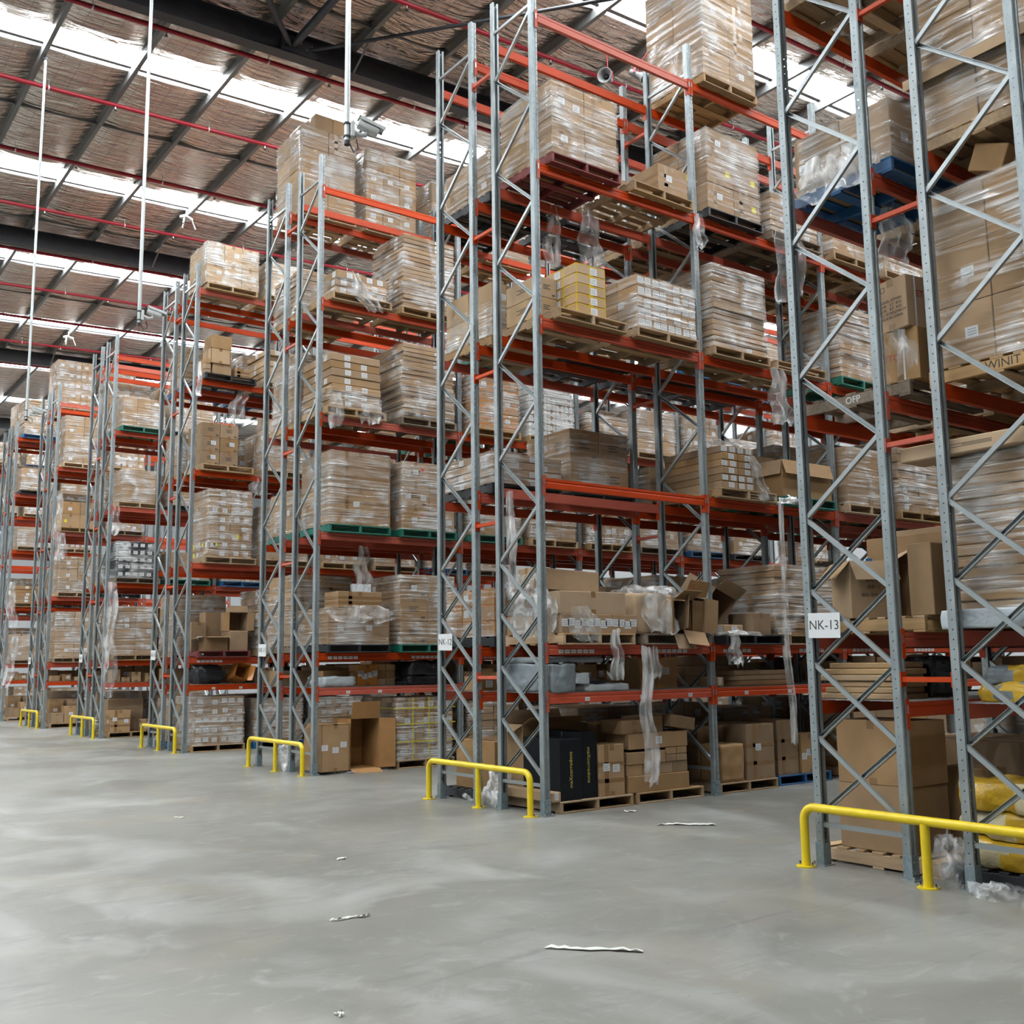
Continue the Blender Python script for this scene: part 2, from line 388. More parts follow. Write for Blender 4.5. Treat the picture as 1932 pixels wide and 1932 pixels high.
# rafters: dark I beams along X following the slope
for yr in (5.0, 17.1, 29.3, 41.35, 53.5):
    b = MB(); V = []
    pr = sheet_profile([(-.13, 0), (.13, 0)], .02)
    for (y0, y1, z0, z1) in ((-.13, .13, 0, .022), (-.13, .13, .445, .467), (-.008, .008, .022, .445)):
        vv = []
        for x in (XR0, XR1):
            for (yy, zz) in ((y0, z0), (y1, z0), (y1, z1), (y0, z1)): vv.append((x, yr + yy, zraf(x) + zz))
        b.add(vv, [(0, 1, 5, 4), (1, 2, 6, 5), (2, 3, 7, 6), (3, 0, 4, 7), (0, 3, 2, 1), (4, 5, 6, 7)], 'steel_dark')
    rf = obj('rafter', b.mesh('rafter'), ceil)
    for xb in (-6.5, 1.4, 9.6):     # fly braces from the bottom flange up to a purlin
        b = MB(); x = PUR0 + round((xb - PUR0) / PURD) * PURD
        b.tube((x, yr - .12, zraf(x) + .02), (x, yr - 1.0, zroof(x) - .18), .022, 'purlin', 6); obj('fly_brace', b.mesh('fly_brace'), rf)
# roof-plane bracing between the first two rafters
for (p, q, r) in (((-.05, 16.95, 13.24), (-.05, 5.15, 13.24), .075), ((-.12, 16.95, 13.22), (-9.9, 5.15, 12.92), .055), ((.3, 16.95, 13.25), (10.3, 5.15, 13.5), .035)):
    b = MB(); b.tube(p, q, r, 'steel_dark', 10); obj('roof_brace', b.mesh('roof_brace'), ceil)
b = MB(); b.box(-.3, .4, 16.93, 16.97, 13.10, 13.38, 'steel_dark')
for k in range(6): b.tube((-.24 + .11 * k, 16.93, 13.2 + .1 * (k % 2)), (-.24 + .11 * k, 16.91, 13.2 + .1 * (k % 2)), .016, 'clip', 6)
obj('gusset_plate', b.mesh('gusset_plate'), ceil)
b = MB(); b.box(-24.2, 36.2, 63.9, 64.1, 0, 15.4, 'wall'); struct(obj('wall_far', b.mesh('wall_far')))
b = MB(); b.box(35.9, 36.1, -12, 64, 0, 15.4, 'wall'); struct(obj('wall_back', b.mesh('wall_back')))
b = MB(); b.box(-24.2, 36.2, -12.1, -11.9, 0, 15.4, 'wall'); struct(obj('wall_right', b.mesh('wall_right')))
b = MB(); b.box(-24.1, -23.9, -12, 64, 0, 15.4, 'wall'); struct(obj('wall_front', b.mesh('wall_front')))

# ------------------------------------------------------------------ racks
ROW_Y = {13: 5.924, 12: 11.974, 11: 17.989, 10: 24.048, 9: 30.15, 8: 36.25, 7: 42.33, 6: 48.4}
BAYS = {13: 3, 12: 5, 11: 5, 10: 3, 9: 2, 8: 2, 7: 2, 6: 2}
BAY = 2.83
LEV = [0, 1.385, 1.95, 3.94, 5.94, 7.96, 10.0]
FD, GAP, TOP = .84, .524, 10.58
def uy(r): a = ROW_Y[r]; return (a, a - FD, a - FD - GAP, a - 2 * FD - GAP)

b = MB()
prof = [(-.020, .0375 - .016), (-.020, .0375), (-.045, .0375), (-.045, -.030), (-.038, -.0375), (-.017, -.0375), (-.013, -.029), (.013, -.029), (.017, -.0375), (.038, -.0375), (.045, -.030), (.045, .0375), (.020, .0375), (.020, .0375 - .016)]
_sp = sheet_profile(prof, .0025); _n = len(prof); _out = _sp[:_n]; _in = list(reversed(_sp[_n:]))
def _lerp(p, q, t): return (p[0] + (q[0] - p[0]) * t, p[1] + (q[1] - p[1]) * t)
def slab(i, t0, t1, z0, z1):
    q = [_lerp(_out[i], _out[i + 1], t0), _lerp(_out[i], _out[i + 1], t1), _lerp(_in[i], _in[i + 1], t1), _lerp(_in[i], _in[i + 1], t0)]
    b.extrude(q, z0, z1, 'galv')
HOLES = {4: (.27, .73, .022), 8: (.27, .73, .022), 2: (.43, .57, .010), 10: (.43, .57, .010)}   # segment: hole from, to, height
for i in range(_n - 1):
    if i not in HOLES: slab(i, 0, 1, 0, TOP); continue
    t0, t1, hh = HOLES[i]; slab(i, 0, t0, 0, TOP); slab(i, t1, 1, 0, TOP)
    z = 0; zh = .12
    while zh < TOP - .05: slab(i, t0, t1, z, zh); z = zh + hh; zh += .0762
    slab(i, t0, t1, z, TOP)
ME_UP = b.mesh('upright')
b = MB(); b.box(-.075, .075, -.07, .06, 0, .008, 'galv'); b.box(-.0485, .0485, -.0410, .0415, .008, .19, 'sleeve')
for sx in (-.055, .055):
    b.tube((sx, -.058, .008), (sx, -.058, .035), .011, 'clip', 6)
for zz in (.05, .14):
    for sx in (-.022, .022): b.tube((sx, -.041, zz), (sx, -.047, zz), .008, 'clip', 6)
ME_BASE = b.mesh('base_plate')
def brace_mesh(L):
    b = MB(); h = .019
    pr = sheet_profile([(-h, .016), (-h, -.016), (h, -.016), (h, .016), (h - .008, .016)], .003)
    b.extrude([(p[0], p[1]) for p in pr], 0, L, 'galv_brace', 'x')
    for x in (.012, L - .012): b.tube((x, 0, .018), (x, 0, -.022), .009, 'clip', 6)
    return b.mesh('brace')
_br = {}
def brace(parent, p, q, flip=False):
    p = Vector(p); q = Vector(q); d = q - p; L = round(d.length, 2)
    if L not in _br: _br[L] = brace_mesh(L)
    ex = d.normalized(); ez = Vector((1, 0, 0)) * (-1 if flip else 1); ey = ez.cross(ex)
    # local x along the brace, local z = channel opening axis (world X)
    M = Matrix(((ex.x, ey.x, ez.x, p.x), (ex.y, ey.y, ez.y, p.y), (ex.z, ey.z, ez.z, p.z), (0, 0, 0, 1)))
    return obj('brace', _br[L], parent, mtx=M)
ZL = [2.99, 4.27, 5.54, 6.86, 8.13, 9.43]; ZR = [3.61, 4.91, 6.21, 7.47, 8.79, 10.06]
XP = [2.97, 2.34, 1.70, 1.07, .45]
def frame(rack, x, yf, yn, full=True):
    obj('upright', ME_UP, rack, (x, yf, 0), (0, 0, PI)); obj('upright', ME_UP, rack, (x, yn, 0))
    obj('base_plate', ME_BASE, rack, (x, yf, 0), (0, 0, PI)); obj('base_plate', ME_BASE, rack, (x, yn, 0))
    l, r = yf - .028, yn + .028
    for i in range(6):
        brace(rack, (x - .012, l, ZL[i]), (x - .012, r, ZR[i]))
        if i < 5: brace(rack, (x + .012, r, ZR[i]), (x + .012, l, ZL[i + 1]), True)
    brace(rack, (x - .012, l, 10.13), (x - .012, r, 10.13))
    for i in range(4):
        brace(rack, (x + .014, r, XP[i] - .02), (x + .014, l, XP[i + 1]), True)
        brace(rack, (x - .014, l, XP[i]), (x - .014, r, XP[i + 1] - .01))
    brace(rack, (x - .012, l, .34), (x - .012, r, .34))
BL = BAY - .09
def beam_mesh(connectors):
    b = MB()
    pr = [(0, 0), (0, -.030), (.004, -.036), (.004, -.050), (0, -.056), (0, -.118), (.05, -.118), (.05, 0)]
    b.extrude(list(reversed(pr)), 0, BL, 'beam', 'x')
    if connectors:
        for e in (0, 1): conn(b, e)
    return b.mesh('beam')
def conn(b, e):
    s = 1 if e == 0 else -1; x0 = 0 if e == 0 else BL
    def bx(xa, xb, *r): b.box(min(x0 + s * xa, x0 + s * xb), max(x0 + s * xa, x0 + s * xb), *r)
    bx(-.040, .004, -.0075, -.002, -.215, .03, 'beam'); bx(0, .005, -.0075, .055, -.215, .03, 'beam')
    bx(-.03, -.012, -.011, -.0075, -.09, -.02, 'clip')
ME_BEAM = beam_mesh(False); ME_BEAM_C = beam_mesh(True)
ME_CON = []
for e in (0, 1):
    b = MB(); conn(b, e); ME_CON.append(b.mesh('beam_connector'))
b = MB(); b.box(0, .075, -.0015, 0, -.045, 0, 'paper')
b.box(.010, .064, -.0020, -.0015, -.027, -.018, 'ink_grey')
ME_LOC = b.mesh('location_label')
def beam(rack, x, yface, z, front, detail, labels=()):
    rot = (0, 0, 0) if front else (0, 0, PI)
    loc = (x + .045, yface, z) if front else (x + .045 + BL, yface, z)
    o = obj('beam', ME_BEAM if detail else ME_BEAM_C, rack, loc, rot)
    if detail:
        for e in (0, 1): obj('beam_connector', ME_CON[e], o)
    for lx in labels: obj('location_label', ME_LOC, o, (lx, -.0005, -.055))
    return o
def deck_mesh(W, D):
    b = MB(); n = int(W / .05)
    for i in range(n + 1):
        x = W * i / n; b.box(x - .0025, x + .0025, 0, D, -.0025, .0025, 'wire')
        b.box(x - .0025, x + .0025, -.003, .002, -.04, .0025, 'wire')
    for j in range(9):
        yy = D * j / 8; b.box(0, W, yy - .003, yy + .003, -.007, -.0025, 'wire')
    return b.mesh('wire_deck')
ME_DECK = deck_mesh(BL / 2 - .01, FD + .08)
b = MB(); b.box(-.02, .02, .0385, GAP - .0385, -.02, .02, 'beam'); b.box(-.03, .045, .0370, .045, -.06, .06, 'beam'); b.box(-.03, .045, GAP - .045, GAP - .0370, -.06, .06, 'beam'); ME_SPACER = b.mesh('row_spacer')
ORD = {13: 'NK-13', 12: 'NK-12', 11: 'NK-11', 10: 'NK-10', 9: 'NK-9', 8: 'NK-8', 7: 'NK-7', 6: 'NK-6'}
for r in ROW_Y:
    u = uy(r)
    rack = thing('pallet_rack', 'double-sided galvanised pallet rack row %s with orange-red beams and %s' % (ORD[r], 'white end sign' if r > 7 else 'no end sign' if r == 7 else 'farthest away'), 'pallet rack', (0, 0, 0), group='rows of pallet racking')
    nb = BAYS[r]; det = r >= 11
    for k in range(nb + 1):
        frame(rack, k * BAY, u[0], u[1]); frame(rack, k * BAY, u[2], u[3])
        if k < 2:
            for zz in (1.57, 3.5, 5.47, 7.4, 9.6): obj('row_spacer', ME_SPACER, rack, (k * BAY - .01, u[2], zz))
    for k in range(nb):
        x = k * BAY
        for li in range(1, 7):
            z = LEV[li]
            for q, front in ((0, False), (1, True), (2, False), (3, True)):
                yf = u[q] + (-.039 if front else .039)
                labels = ()
                if q == 3 and r >= 10 and k < 3:
                    if li == 1: labels = (.55, 1.45, 2.3) if r == 12 else (.5, 1.1)
                    if li == 2: labels = tuple(.16 + .095 * i for i in range(6)) + tuple(1.75 + .095 * i for i in range(6))
                beam(rack, x, yf, z, front, det and k < 2, labels)
        for (ya) in (u[1] - .03, u[3] - .03):
            for h in (0, 1): obj('wire_deck', ME_DECK, rack, (x + .05 + h * BL / 2, ya, LEV[1] + .007))

# end signs
for r in (13, 12, 11, 10, 9, 8):
    yc = ROW_Y[r] - .175
    b = MB(); b.box(-.0015, .0015, -.165, .165, -.108, .108, 'paper')
    s = tag(obj('rack_sign', b.mesh('rack_sign'), None, (-.052, yc, 2.03), (R(1.2), 0, 0)), 'white paper sign reading %s fixed to the rack end upright' % ORD[r], 'sign')
    obj('lettering', text_mesh(ORD[r], .115, 'ink'), s, (-.0022, 0, 0), FACE_X)

# yellow guard rails
def guard(r):
    a = ROW_Y[r]; x = -.17; r0 = .037
    y0, y1, ym, h = a + .05, a - 2.14, a - 1.09, .495
    g = thing('guard_rail', 'yellow tubular steel guard rail bolted before the end of rack %s' % ORD[r], 'guard rail', (x, a - 1.05, 0), group='yellow end guards')
    o = a - 1.05; pts = [(0, y0 - o, .008), (0, y0 - o, h - .11)]
    for k in range(1, 7): t = PI / 2 * k / 6; pts.append((0, y0 - o - .11 * (1 - math.cos(t)), h - .11 + .11 * math.sin(t)))
    for k in range(0, 7): t = PI / 2 * (1 - k / 6); pts.append((0, y1 - o + .11 * (1 - math.cos(t)), h - .11 + .11 * math.sin(t)))
    pts.append((0, y1 - o, .008))
    b = MB(); b.path(pts, r0, 'yellow_paint', 16); obj('rail', b.mesh('rail'), g)
    b = MB(); b.tube((0, ym - o, .008), (0, ym - o, h - .02), r0, 'yellow_paint', 16); obj('post', b.mesh('post'), g)
    b = MB(); b.tube((0, 0, 0), (0, 0, .010), .085, 'yellow_paint', 14)
    for sy in (-1, 1):
        b.tube((0, sy * .065, .01), (0, sy * .065, .04), .007, 'cam_dark', 6); b.tube((0, sy * .065, .01), (0, sy * .065, .022), .014, 'clip', 6)
    me = b.mesh('foot_plate')
    for yy in (y0, ym, y1): obj('foot_plate', me, g, (0, yy - o, 0))
for r in (13, 12, 11, 10, 9, 8): guard(r)
# ------------------------------------------------------------------ ceiling services
for k, yp in enumerate((11.9, 14.9, 17.95, 21.15, 24.25, 27.3, 30.4, 33.5, 36.6, 39.6, 42.7)):
    def zp(x): return 13.38 + SL * x
    lab = ''
    for r in ROW_Y:
        a = ROW_Y[r]
        if a - 2.4 <= yp <= a + .2: lab = 'above rack %s' % ORD[r]
        elif a + .2 < yp < a + 3.7 and r > 6: lab = 'above the aisle between %s and %s' % (ORD[r], ORD[r - 1])
    t = thing('sprinkler_pipe', 'dark red sprinkler pipe under the roof purlins ' + lab, 'pipe', (0, yp, 0), group='parallel sprinkler pipes under the roof')
    b = MB(); b.tube((XR0, 0, zp(XR0)), (XR1, 0, zp(XR1)), .045, 'pipe_red', 10); obj('pipe', b.mesh('pipe'), t)
    bh = MB(); bh.tube((0, 0, .03), (0, 0, .19), .006, 'clip', 6); bh.tube((-.014, 0, 0), (.014, 0, 0), .052, 'cam_white', 10); mh = bh.mesh('hanger')
    bs = MB(); bs.tube((0, 0, -.04), (0, 0, -.09), .018, 'clip', 8); bs.tube((0, 0, -.09), (0, 0, -.115), .012, 'steel_dark', 8); bs.tube((0, 0, -.115), (0, 0, -.12), .035, 'steel_dark', 8); ms = bs.mesh('sprinkler_head')
    for n in range(8, 22, 2):
        x = PUR0 + n * PURD + .3; obj('hanger', mh, t, (x, 0, zp(x)))
        x += 1.3; obj('sprinkler_head', ms, t, (x, 0, zp(x)))

# cctv cameras on drop poles
def cctv(x, y, z, ztop, rot, n):
    t = thing('security_camera', 'white box security camera on a galvanised drop pole before %s' % n, 'camera', (x, y, z), (0, 0, rot), group='pole-hung security cameras')
    b = MB(); b.tube((0, 0, -.12), (0, 0, ztop - z), .024, 'pole', 12); b.tube((0, 0, -.16), (0, 0, -.12), .026, 'cam_dark', 10); obj('drop_pole', b.mesh('drop_pole'), t)
    b = MB(); b.box(-.035, .035, -.035, .035, ztop - z - .02, ztop - z + .03, 'cam_dark'); obj('pole_bracket', b.mesh('pole_bracket'), t)
    b = MB(); b.bbox(.024, .06, -.05, .05, -.09, .05, 'cam_white'); b.path([(.05, 0, -.02), (.11, 0, -.045), (.165, 0, -.035), (.185, 0, .02)], .022, 'cam_white', 10); b.tube((-.001, 0, .03), (-.001, 0, .045), .032, 'cam_dark', 10); b.tube((-.001, 0, -.09), (-.001, 0, -.075), .032, 'cam_dark', 10); obj('arm', b.mesh('arm'), t)
    b = MB(); b.path([(.02, .02, .05), (.07, .05, .11), (.11, .04, .05), (.13, .03, .08), (.19, 0, .06)], .006, 'cam_dark', 6); b.path([(.03, .02, -.13), (.07, .03, -.20), (.11, .03, -.16), (.09, .02, -.08)], .006, 'cam_dark', 6); obj('cable', b.mesh('cable'), t)
    h = obj('housing', None, t) if False else None
    b = MB()
    # rounded housing lofted along local X
    secs = []
    for (u, wd, hh) in ((0, .055, .05), (.02, .062, .058), (.23, .066, .062), (.27, .06, .056)):
        secs.append([(u, wd * math.copysign(abs(math.cos(a)) ** .5, math.cos(a)), hh * math.copysign(abs(math.sin(a)) ** .5, math.sin(a))) for a in [2 * PI * k / 16 for k in range(16)]])
    b.grid(16, 4, lambda i, j: secs[j][i], 'cam_white', True, True)
    b.add(secs[0], [tuple(range(16))], 'cam_white'); b.add(secs[3], [tuple(reversed(range(16)))], 'cam_dark')
    M = Matrix.Translation((.10, 0, .065)) @ Euler((0, R(16), 0)).to_matrix().to_4x4() @ Matrix.Scale(.70, 4)
    hs = obj('housing', b.mesh('housing'), t, mtx=M)
    b = MB(); b.bbox(-.02, .34, -.078, .078, .066, .08, 'cam_white', .005); b.bbox(.0, .34, -.078, -.073, .03, .07, 'cam_white', .002); b.bbox(.0, .34, .073, .078, .03, .07, 'cam_white', .002); b.bbox(.06, .335, -.0725, -.067, .045, .066, 'cam_dark', .002); obj('sunshield', b.mesh('sunshield'), hs)
cctv(-3.65, 7.77, 6.41, 13.36, R(-12), 'the aisle between NK-13 and NK-12')
cctv(-3.65, 13.65, 6.38, 13.36, R(-12), 'the aisle between NK-12 and NK-11')
cctv(-3.65, 20.3, 6.40, 13.36, R(-12), 'the aisle between NK-11 and NK-10')
# horn loudspeakers under a purlin
def horn(loc, rot, lab):
    t = thing('horn_loudspeaker', lab, 'loudspeaker', loc, rot)
    b = MB(); prof = [(.0, .05), (.08, .055), (.16, .075), (.24, .12), (.26, .15), (.265, .152), (.262, .14), (.22, .10), (.14, .06)]
    b.grid(18, len(prof), lambda i, j: (prof[j][0], prof[j][1] * math.cos(2 * PI * i / 18), prof[j][1] * math.sin(2 * PI * i / 18)), 'speaker_grey', True, True); obj('horn', b.mesh('horn'), t)
    b = MB(); b.tube((-.10, 0, 0), (.02, 0, 0), .055, 'speaker_grey', 14); obj('driver', b.mesh('driver'), t)
    b = MB(); b.tube((.10, 0, .0), (.14, 0, .02), .04, 'cam_dark', 10); obj('throat', b.mesh('throat'), t)
    b = MB(); b.box(-.02, .02, -.09, -.08, -.02, .14, 'pipe_red'); b.box(-.02, .02, .08, .09, -.02, .14, 'pipe_red'); b.box(-.02, .02, -.09, .09, .13, .14, 'pipe_red'); b.tube((0, 0, .14), (0, 0, .55), .012, 'pipe_red', 8); obj('bracket', b.mesh('bracket'), t)
horn((5.30, 14.15, 13.02), (0, R(12), R(-150)), 'round grey horn loudspeaker aimed along the aisle under a purlin')
horn((5.62, 13.75, 13.05), (0, R(35), R(-60)), 'grey horn loudspeaker tilted down beside its twin under a purlin')
for (x, y, n) in ((1.05, 25.9, 'NK-11'), (1.1, 38.1, 'NK-9')):
    t = thing('wireless_access_point', 'small white three-armed wireless antenna unit under purlin beyond %s' % n, 'antenna', (x, y, 13.36), (0, 0, .6))
    b = MB(); b.bbox(-.16, .16, -.10, .10, -.03, .04, 'cam_white', .015); b.tube((0, 0, .04), (0, 0, .22), .02, 'clip', 8); obj('body', b.mesh('body'), t)
    for (dx, dy) in ((-.14, -.05), (0, .06), (.13, -.07)):
        b = MB(); b.tube((dx, dy, -.02), (dx * 1.7, dy * 1.8, -.24), .020, 'cam_white', 8); obj('antenna', b.mesh('antenna'), t)

# ------------------------------------------------------------------ pallets
PW = 1.165
def pallet_meshes(m):
    out = {}
    b = MB(); b.bbox(-.022, .022, -PW / 2, PW / 2, 0, .098, m, .004); out['bearer'] = b.mesh('bearer')
    b = MB(); b.bbox(-PW / 2, PW / 2, -.055, .055, 0, .019, m, .003); out['deck_board'] = b.mesh('deck_board')
    b = MB(); b.bbox(-PW / 2, PW / 2, -.04, .04, 0, .019, m, .003); out['deck_board_narrow'] = b.mesh('deck_board')
    b = MB()
    for x in (-PW / 2 + .022, 0, PW / 2 - .022): b.bbox(x - .022, x + .022, -PW / 2, PW / 2, .019, .117, m, .004)
    for i in range(7): y = -PW / 2 + .055 + i * (PW - .11) / 6; b.bbox(-PW / 2, PW / 2, y - .05, y + .05, .117, .136, m, .003)
    for i in range(3): y = -PW / 2 + .05 + i * (PW - .1) / 2; b.bbox(-PW / 2, PW / 2, y - .05, y + .05, 0, .019, m, .003)
    out['all'] = b.mesh('timber_pallet'); return out
PM = {k: pallet_meshes(m) for k, m in dict(wood='wood', new='wood_new', grey='wood_grey', red='pallet_red', blue='pallet_blue', green='pallet_green', black='pallet_black').items()}
PNAME = dict(wood='timber pallet of worn brown boards', new='pale new timber pallet', grey='weathered grey timber pallet', red='dark red painted pallet', blue='blue painted pallet', green='green painted pallet', black='black plastic pallet')
PH = .136
def pallet(kind, loc, rotz, where, detail):
    m = PM[kind]; lab = PNAME[kind] + where
    if not detail:
        return tag(obj('pallet', m['all'], None, loc, (0, 0, rotz)), lab, 'pallet', 'pallets in the racks')
    t = thing('pallet', lab, 'pallet', loc, (0, 0, rotz), 'pallets in the racks')
    for x in (-PW / 2 + .022, 0, PW / 2 - .022): obj('bearer', m['bearer'], t, (x, 0, .019))
    for i in range(7): obj('deck_board', m['deck_board' if i in (0, 6) or i % 2 else 'deck_board_narrow'], t, (0, -PW / 2 + .055 + i * (PW - .11) / 6, .117))
    for i in range(3): obj('base_board', m['deck_board'], t, (0, -PW / 2 + .055 + i * (PW - .11) / 2, 0))
    return t

# ------------------------------------------------------------------ cartons
_ct = {}
def q5(v): return round(v * 100) / 100
def carton_mesh(sx, sy, sz, style='a', m='kraft', tape='tape'):
    """carton, origin at the centre of its base. style letters: l label, L many labels, p print, r red / y yellow sticker, x tape axis"""
    k = (q5(sx), q5(sy), q5(sz), style, m, tape)
    if k in _ct: return _ct[k]
    rnd = random.Random(str(k)); b = MB(); hx, hy = sx / 2, sy / 2
    b.bbox(-hx, hx, -hy, hy, 0, sz, m, .009 if sz < .14 else .006)
    e = .0009; tw = min(.035, hx * .4, hy * .4)
    if 'n' not in style:
        ax = 'x' in style
        if ax:   # tape runs along X
            b.box(-hx, hx, -tw, tw, sz - .001, sz + e, tape)
            d = min(.07, sz * .4)
            b.box(-hx - e, -hx + .001, -tw, tw, sz - d, sz, tape); b.box(-hx - e, -hx + .001, -tw, tw, 0, d * .8, tape)
            b.box(-hx - e * .6, -hx + .001, -.0015, .0015, 0, sz, 'seam') if 's' in style else None
            if sz > .16: b.box(-hx * .97, hx * .97, -hy - .0004, -hy, sz * .5 - .0015, sz * .5 + .0015, 'seam') if 's' in style else None
        else:
            b.box(-tw, tw, -hy, hy, sz - .001, sz + e, tape)
            d = min(.07, sz * .4)
            b.box(-tw, tw, -hy - e, -hy + .001, sz - d, sz, tape); b.box(-tw, tw, -hy - e, -hy + .001, 0, d * .8, tape)
        if 'b' in style:  # tape bands round the front
            for f in (.3, .62):
                b.box(-hx - e, hx + e, -hy - e, -hy, sz * f - tw * .7, sz * f + tw * .7, tape); b.box(-hx - e, -hx, -hy, hy, sz * f - tw * .7, sz * f + tw * .7, tape)
            b.box(-hx * .45 - tw, -hx * .45 + tw, -hy - e, -hy, 0, sz, tape)
        if 'e' in style:  # taped edges
            tw *= .36 if tape == 'tape_yellow' else .55
            for s in (-1, 1):
                b.box(s * hx - tw * .9 - e, s * hx + e, -hy - e, -hy, 0, sz, tape) if s > 0 else b.box(-hx - e, -hx + tw * .9, -hy - e, -hy, 0, sz, tape)
            b.box(-hx - e, -hx, -hy, -hy + tw, 0, sz, tape); b.box(-hx, hx, -hy - e, -hy, sz - tw, sz, tape)
            b.box(-hx - e, -hx, -hy, hy, sz - tw, sz, tape); b.box(-hx - e, -hx, -.05, -.05 + 2 * tw, 0, sz, tape)
    def lab(u, v, w2, h2, side=0, mt='paper'):
        if side == 0:
            b.box(u - w2, u + w2, -hy - .0014, -hy, v - h2, v + h2, mt)
            if mt == 'paper':
                for i in range(3): b.box(u - w2 * .75, u + w2 * (.7 - .3 * (i % 2)), -hy - .0019, -hy - .001, v + h2 * (.5 - .5 * i) - h2 * .08, v + h2 * (.5 - .5 * i) + h2 * .08, 'ink_grey')
        else:
            b.box(-hx - .0014, -hx, u - w2, u + w2, v - h2, v + h2, mt)
            if mt == 'paper':
                for i in range(3): b.box(-hx - .0019, -hx - .001, u - w2 * .75, u + w2 * .6, v + h2 * (.5 - .5 * i) - h2 * .08, v + h2 * (.5 - .5 * i) + h2 * .08, 'ink_grey')
    lw = min(.055, hx * .4); lh = min(.045, sz * .36)
    n = style.count('l') + 2 * style.count('L')
    for i in range(n):
        u = -hx + hx * 2 * (i + rnd.uniform(.3, .7)) / n; u = max(-hx + lw, min(hx - lw, u))
        lab(u, sz * rnd.uniform(.42, .6), lw, lh, 0)
    if n and rnd.random() < .5: lab(rnd.uniform(-.4, .4) * sy, sz * .5, min(.055, hy * .4), lh, 1)
    if 'r' in style: lab(hx * .55, sz * .7, lw * .55, lh * .6, 0, 'sticker_red'); lab(hy * .4, sz * .6, lw * .6, lh * .8, 1, 'sticker_red')
    if 'y' in style: lab(hx * rnd.uniform(-.7, .7), sz * .5, lw * .8, lh, 0, 'sticker_yellow'); lab(hy * .3, sz * .5, lw, lh, 1, 'sticker_yellow')
    if 'p' in style:
        for i in range(3):
            v = sz * (.62 - .09 * i); b.box(-hx * .35, hx * (.35 - .2 * (i % 2)), -hy - .0009, -hy, v - sz * .02, v + sz * .02, 'ink')
            b.box(-hx - .0009, -hx, -hy * .3, hy * (.3 - .2 * (i % 2)), v - sz * .02, v + sz * .02, 'ink')
        b.box(hx * .5, hx * .8, -hy - .0009, -hy, sz * .12, sz * .2, 'ink')
    _ct[k] = b.mesh('carton'); return _ct[k]
def carton(label, x0, x1, y0, y1, z0, z1, style='l', m='kraft', tape='tape', rotz=0, tilt=(0, 0), group=None, parent=None):
    me = carton_mesh(x1 - x0, y1 - y0, z1 - z0, style, m, tape)
    o = obj('carton', me, parent, ((x0 + x1) / 2, (y0 + y1) / 2, z0), (tilt[0], tilt[1], rotz))
    if parent is None: tag(o, label, 'box', group)
    return o
def film_mesh(w2, d2, h, seed, m='film', z0=0., ragged=0.):
    b = MB(); hx, hy = w2 / 2, d2 / 2; per = 2 * (w2 + d2); nu = max(24, int(per / .11)); nv = max(4, int(h / .10) + 1)
    def pt(t):
        t = t % per
        if t < w2: return (-hx + t, -hy, 0, -1)
        t -= w2
        if t < d2: return (hx, -hy + t, 1, 0)
        t -= d2
        if t < w2: return (hx - t, hy, 0, 1)
        t -= w2
        return (-hx, hy - t, -1, 0)
    def fn(i, j):
        x, y, nx, ny = pt(per * i / nu); z = z0 + (h - z0) * j / (nv - 1)
        if j == nv - 1: z -= ragged * (.5 + .5 * nz3(x * 3, y * 3, seed))
        q = .007 + .010 * nz3(x * 4 + seed, y * 4, z * 7) + .006 * nz3(x * 2, y * 9, z * 17 + seed)
        q = max(.002, q); return (x + nx * q, y + ny * q, z)
    b.grid(nu, nv, fn, m, True, True)
    def cap(i, j):
        x, y, nx, ny = pt(per * i / nu); k = j / 2
        return (x * (1 - .25 * k), y * (1 - .25 * k), h + .004 + .012 * nz3(x * 5, y * 5, seed + 4) * (k > 0) + .004 * k)
    if not ragged: b.grid(nu, 3, cap, m, True, True)
    return b.mesh('stretch_film')

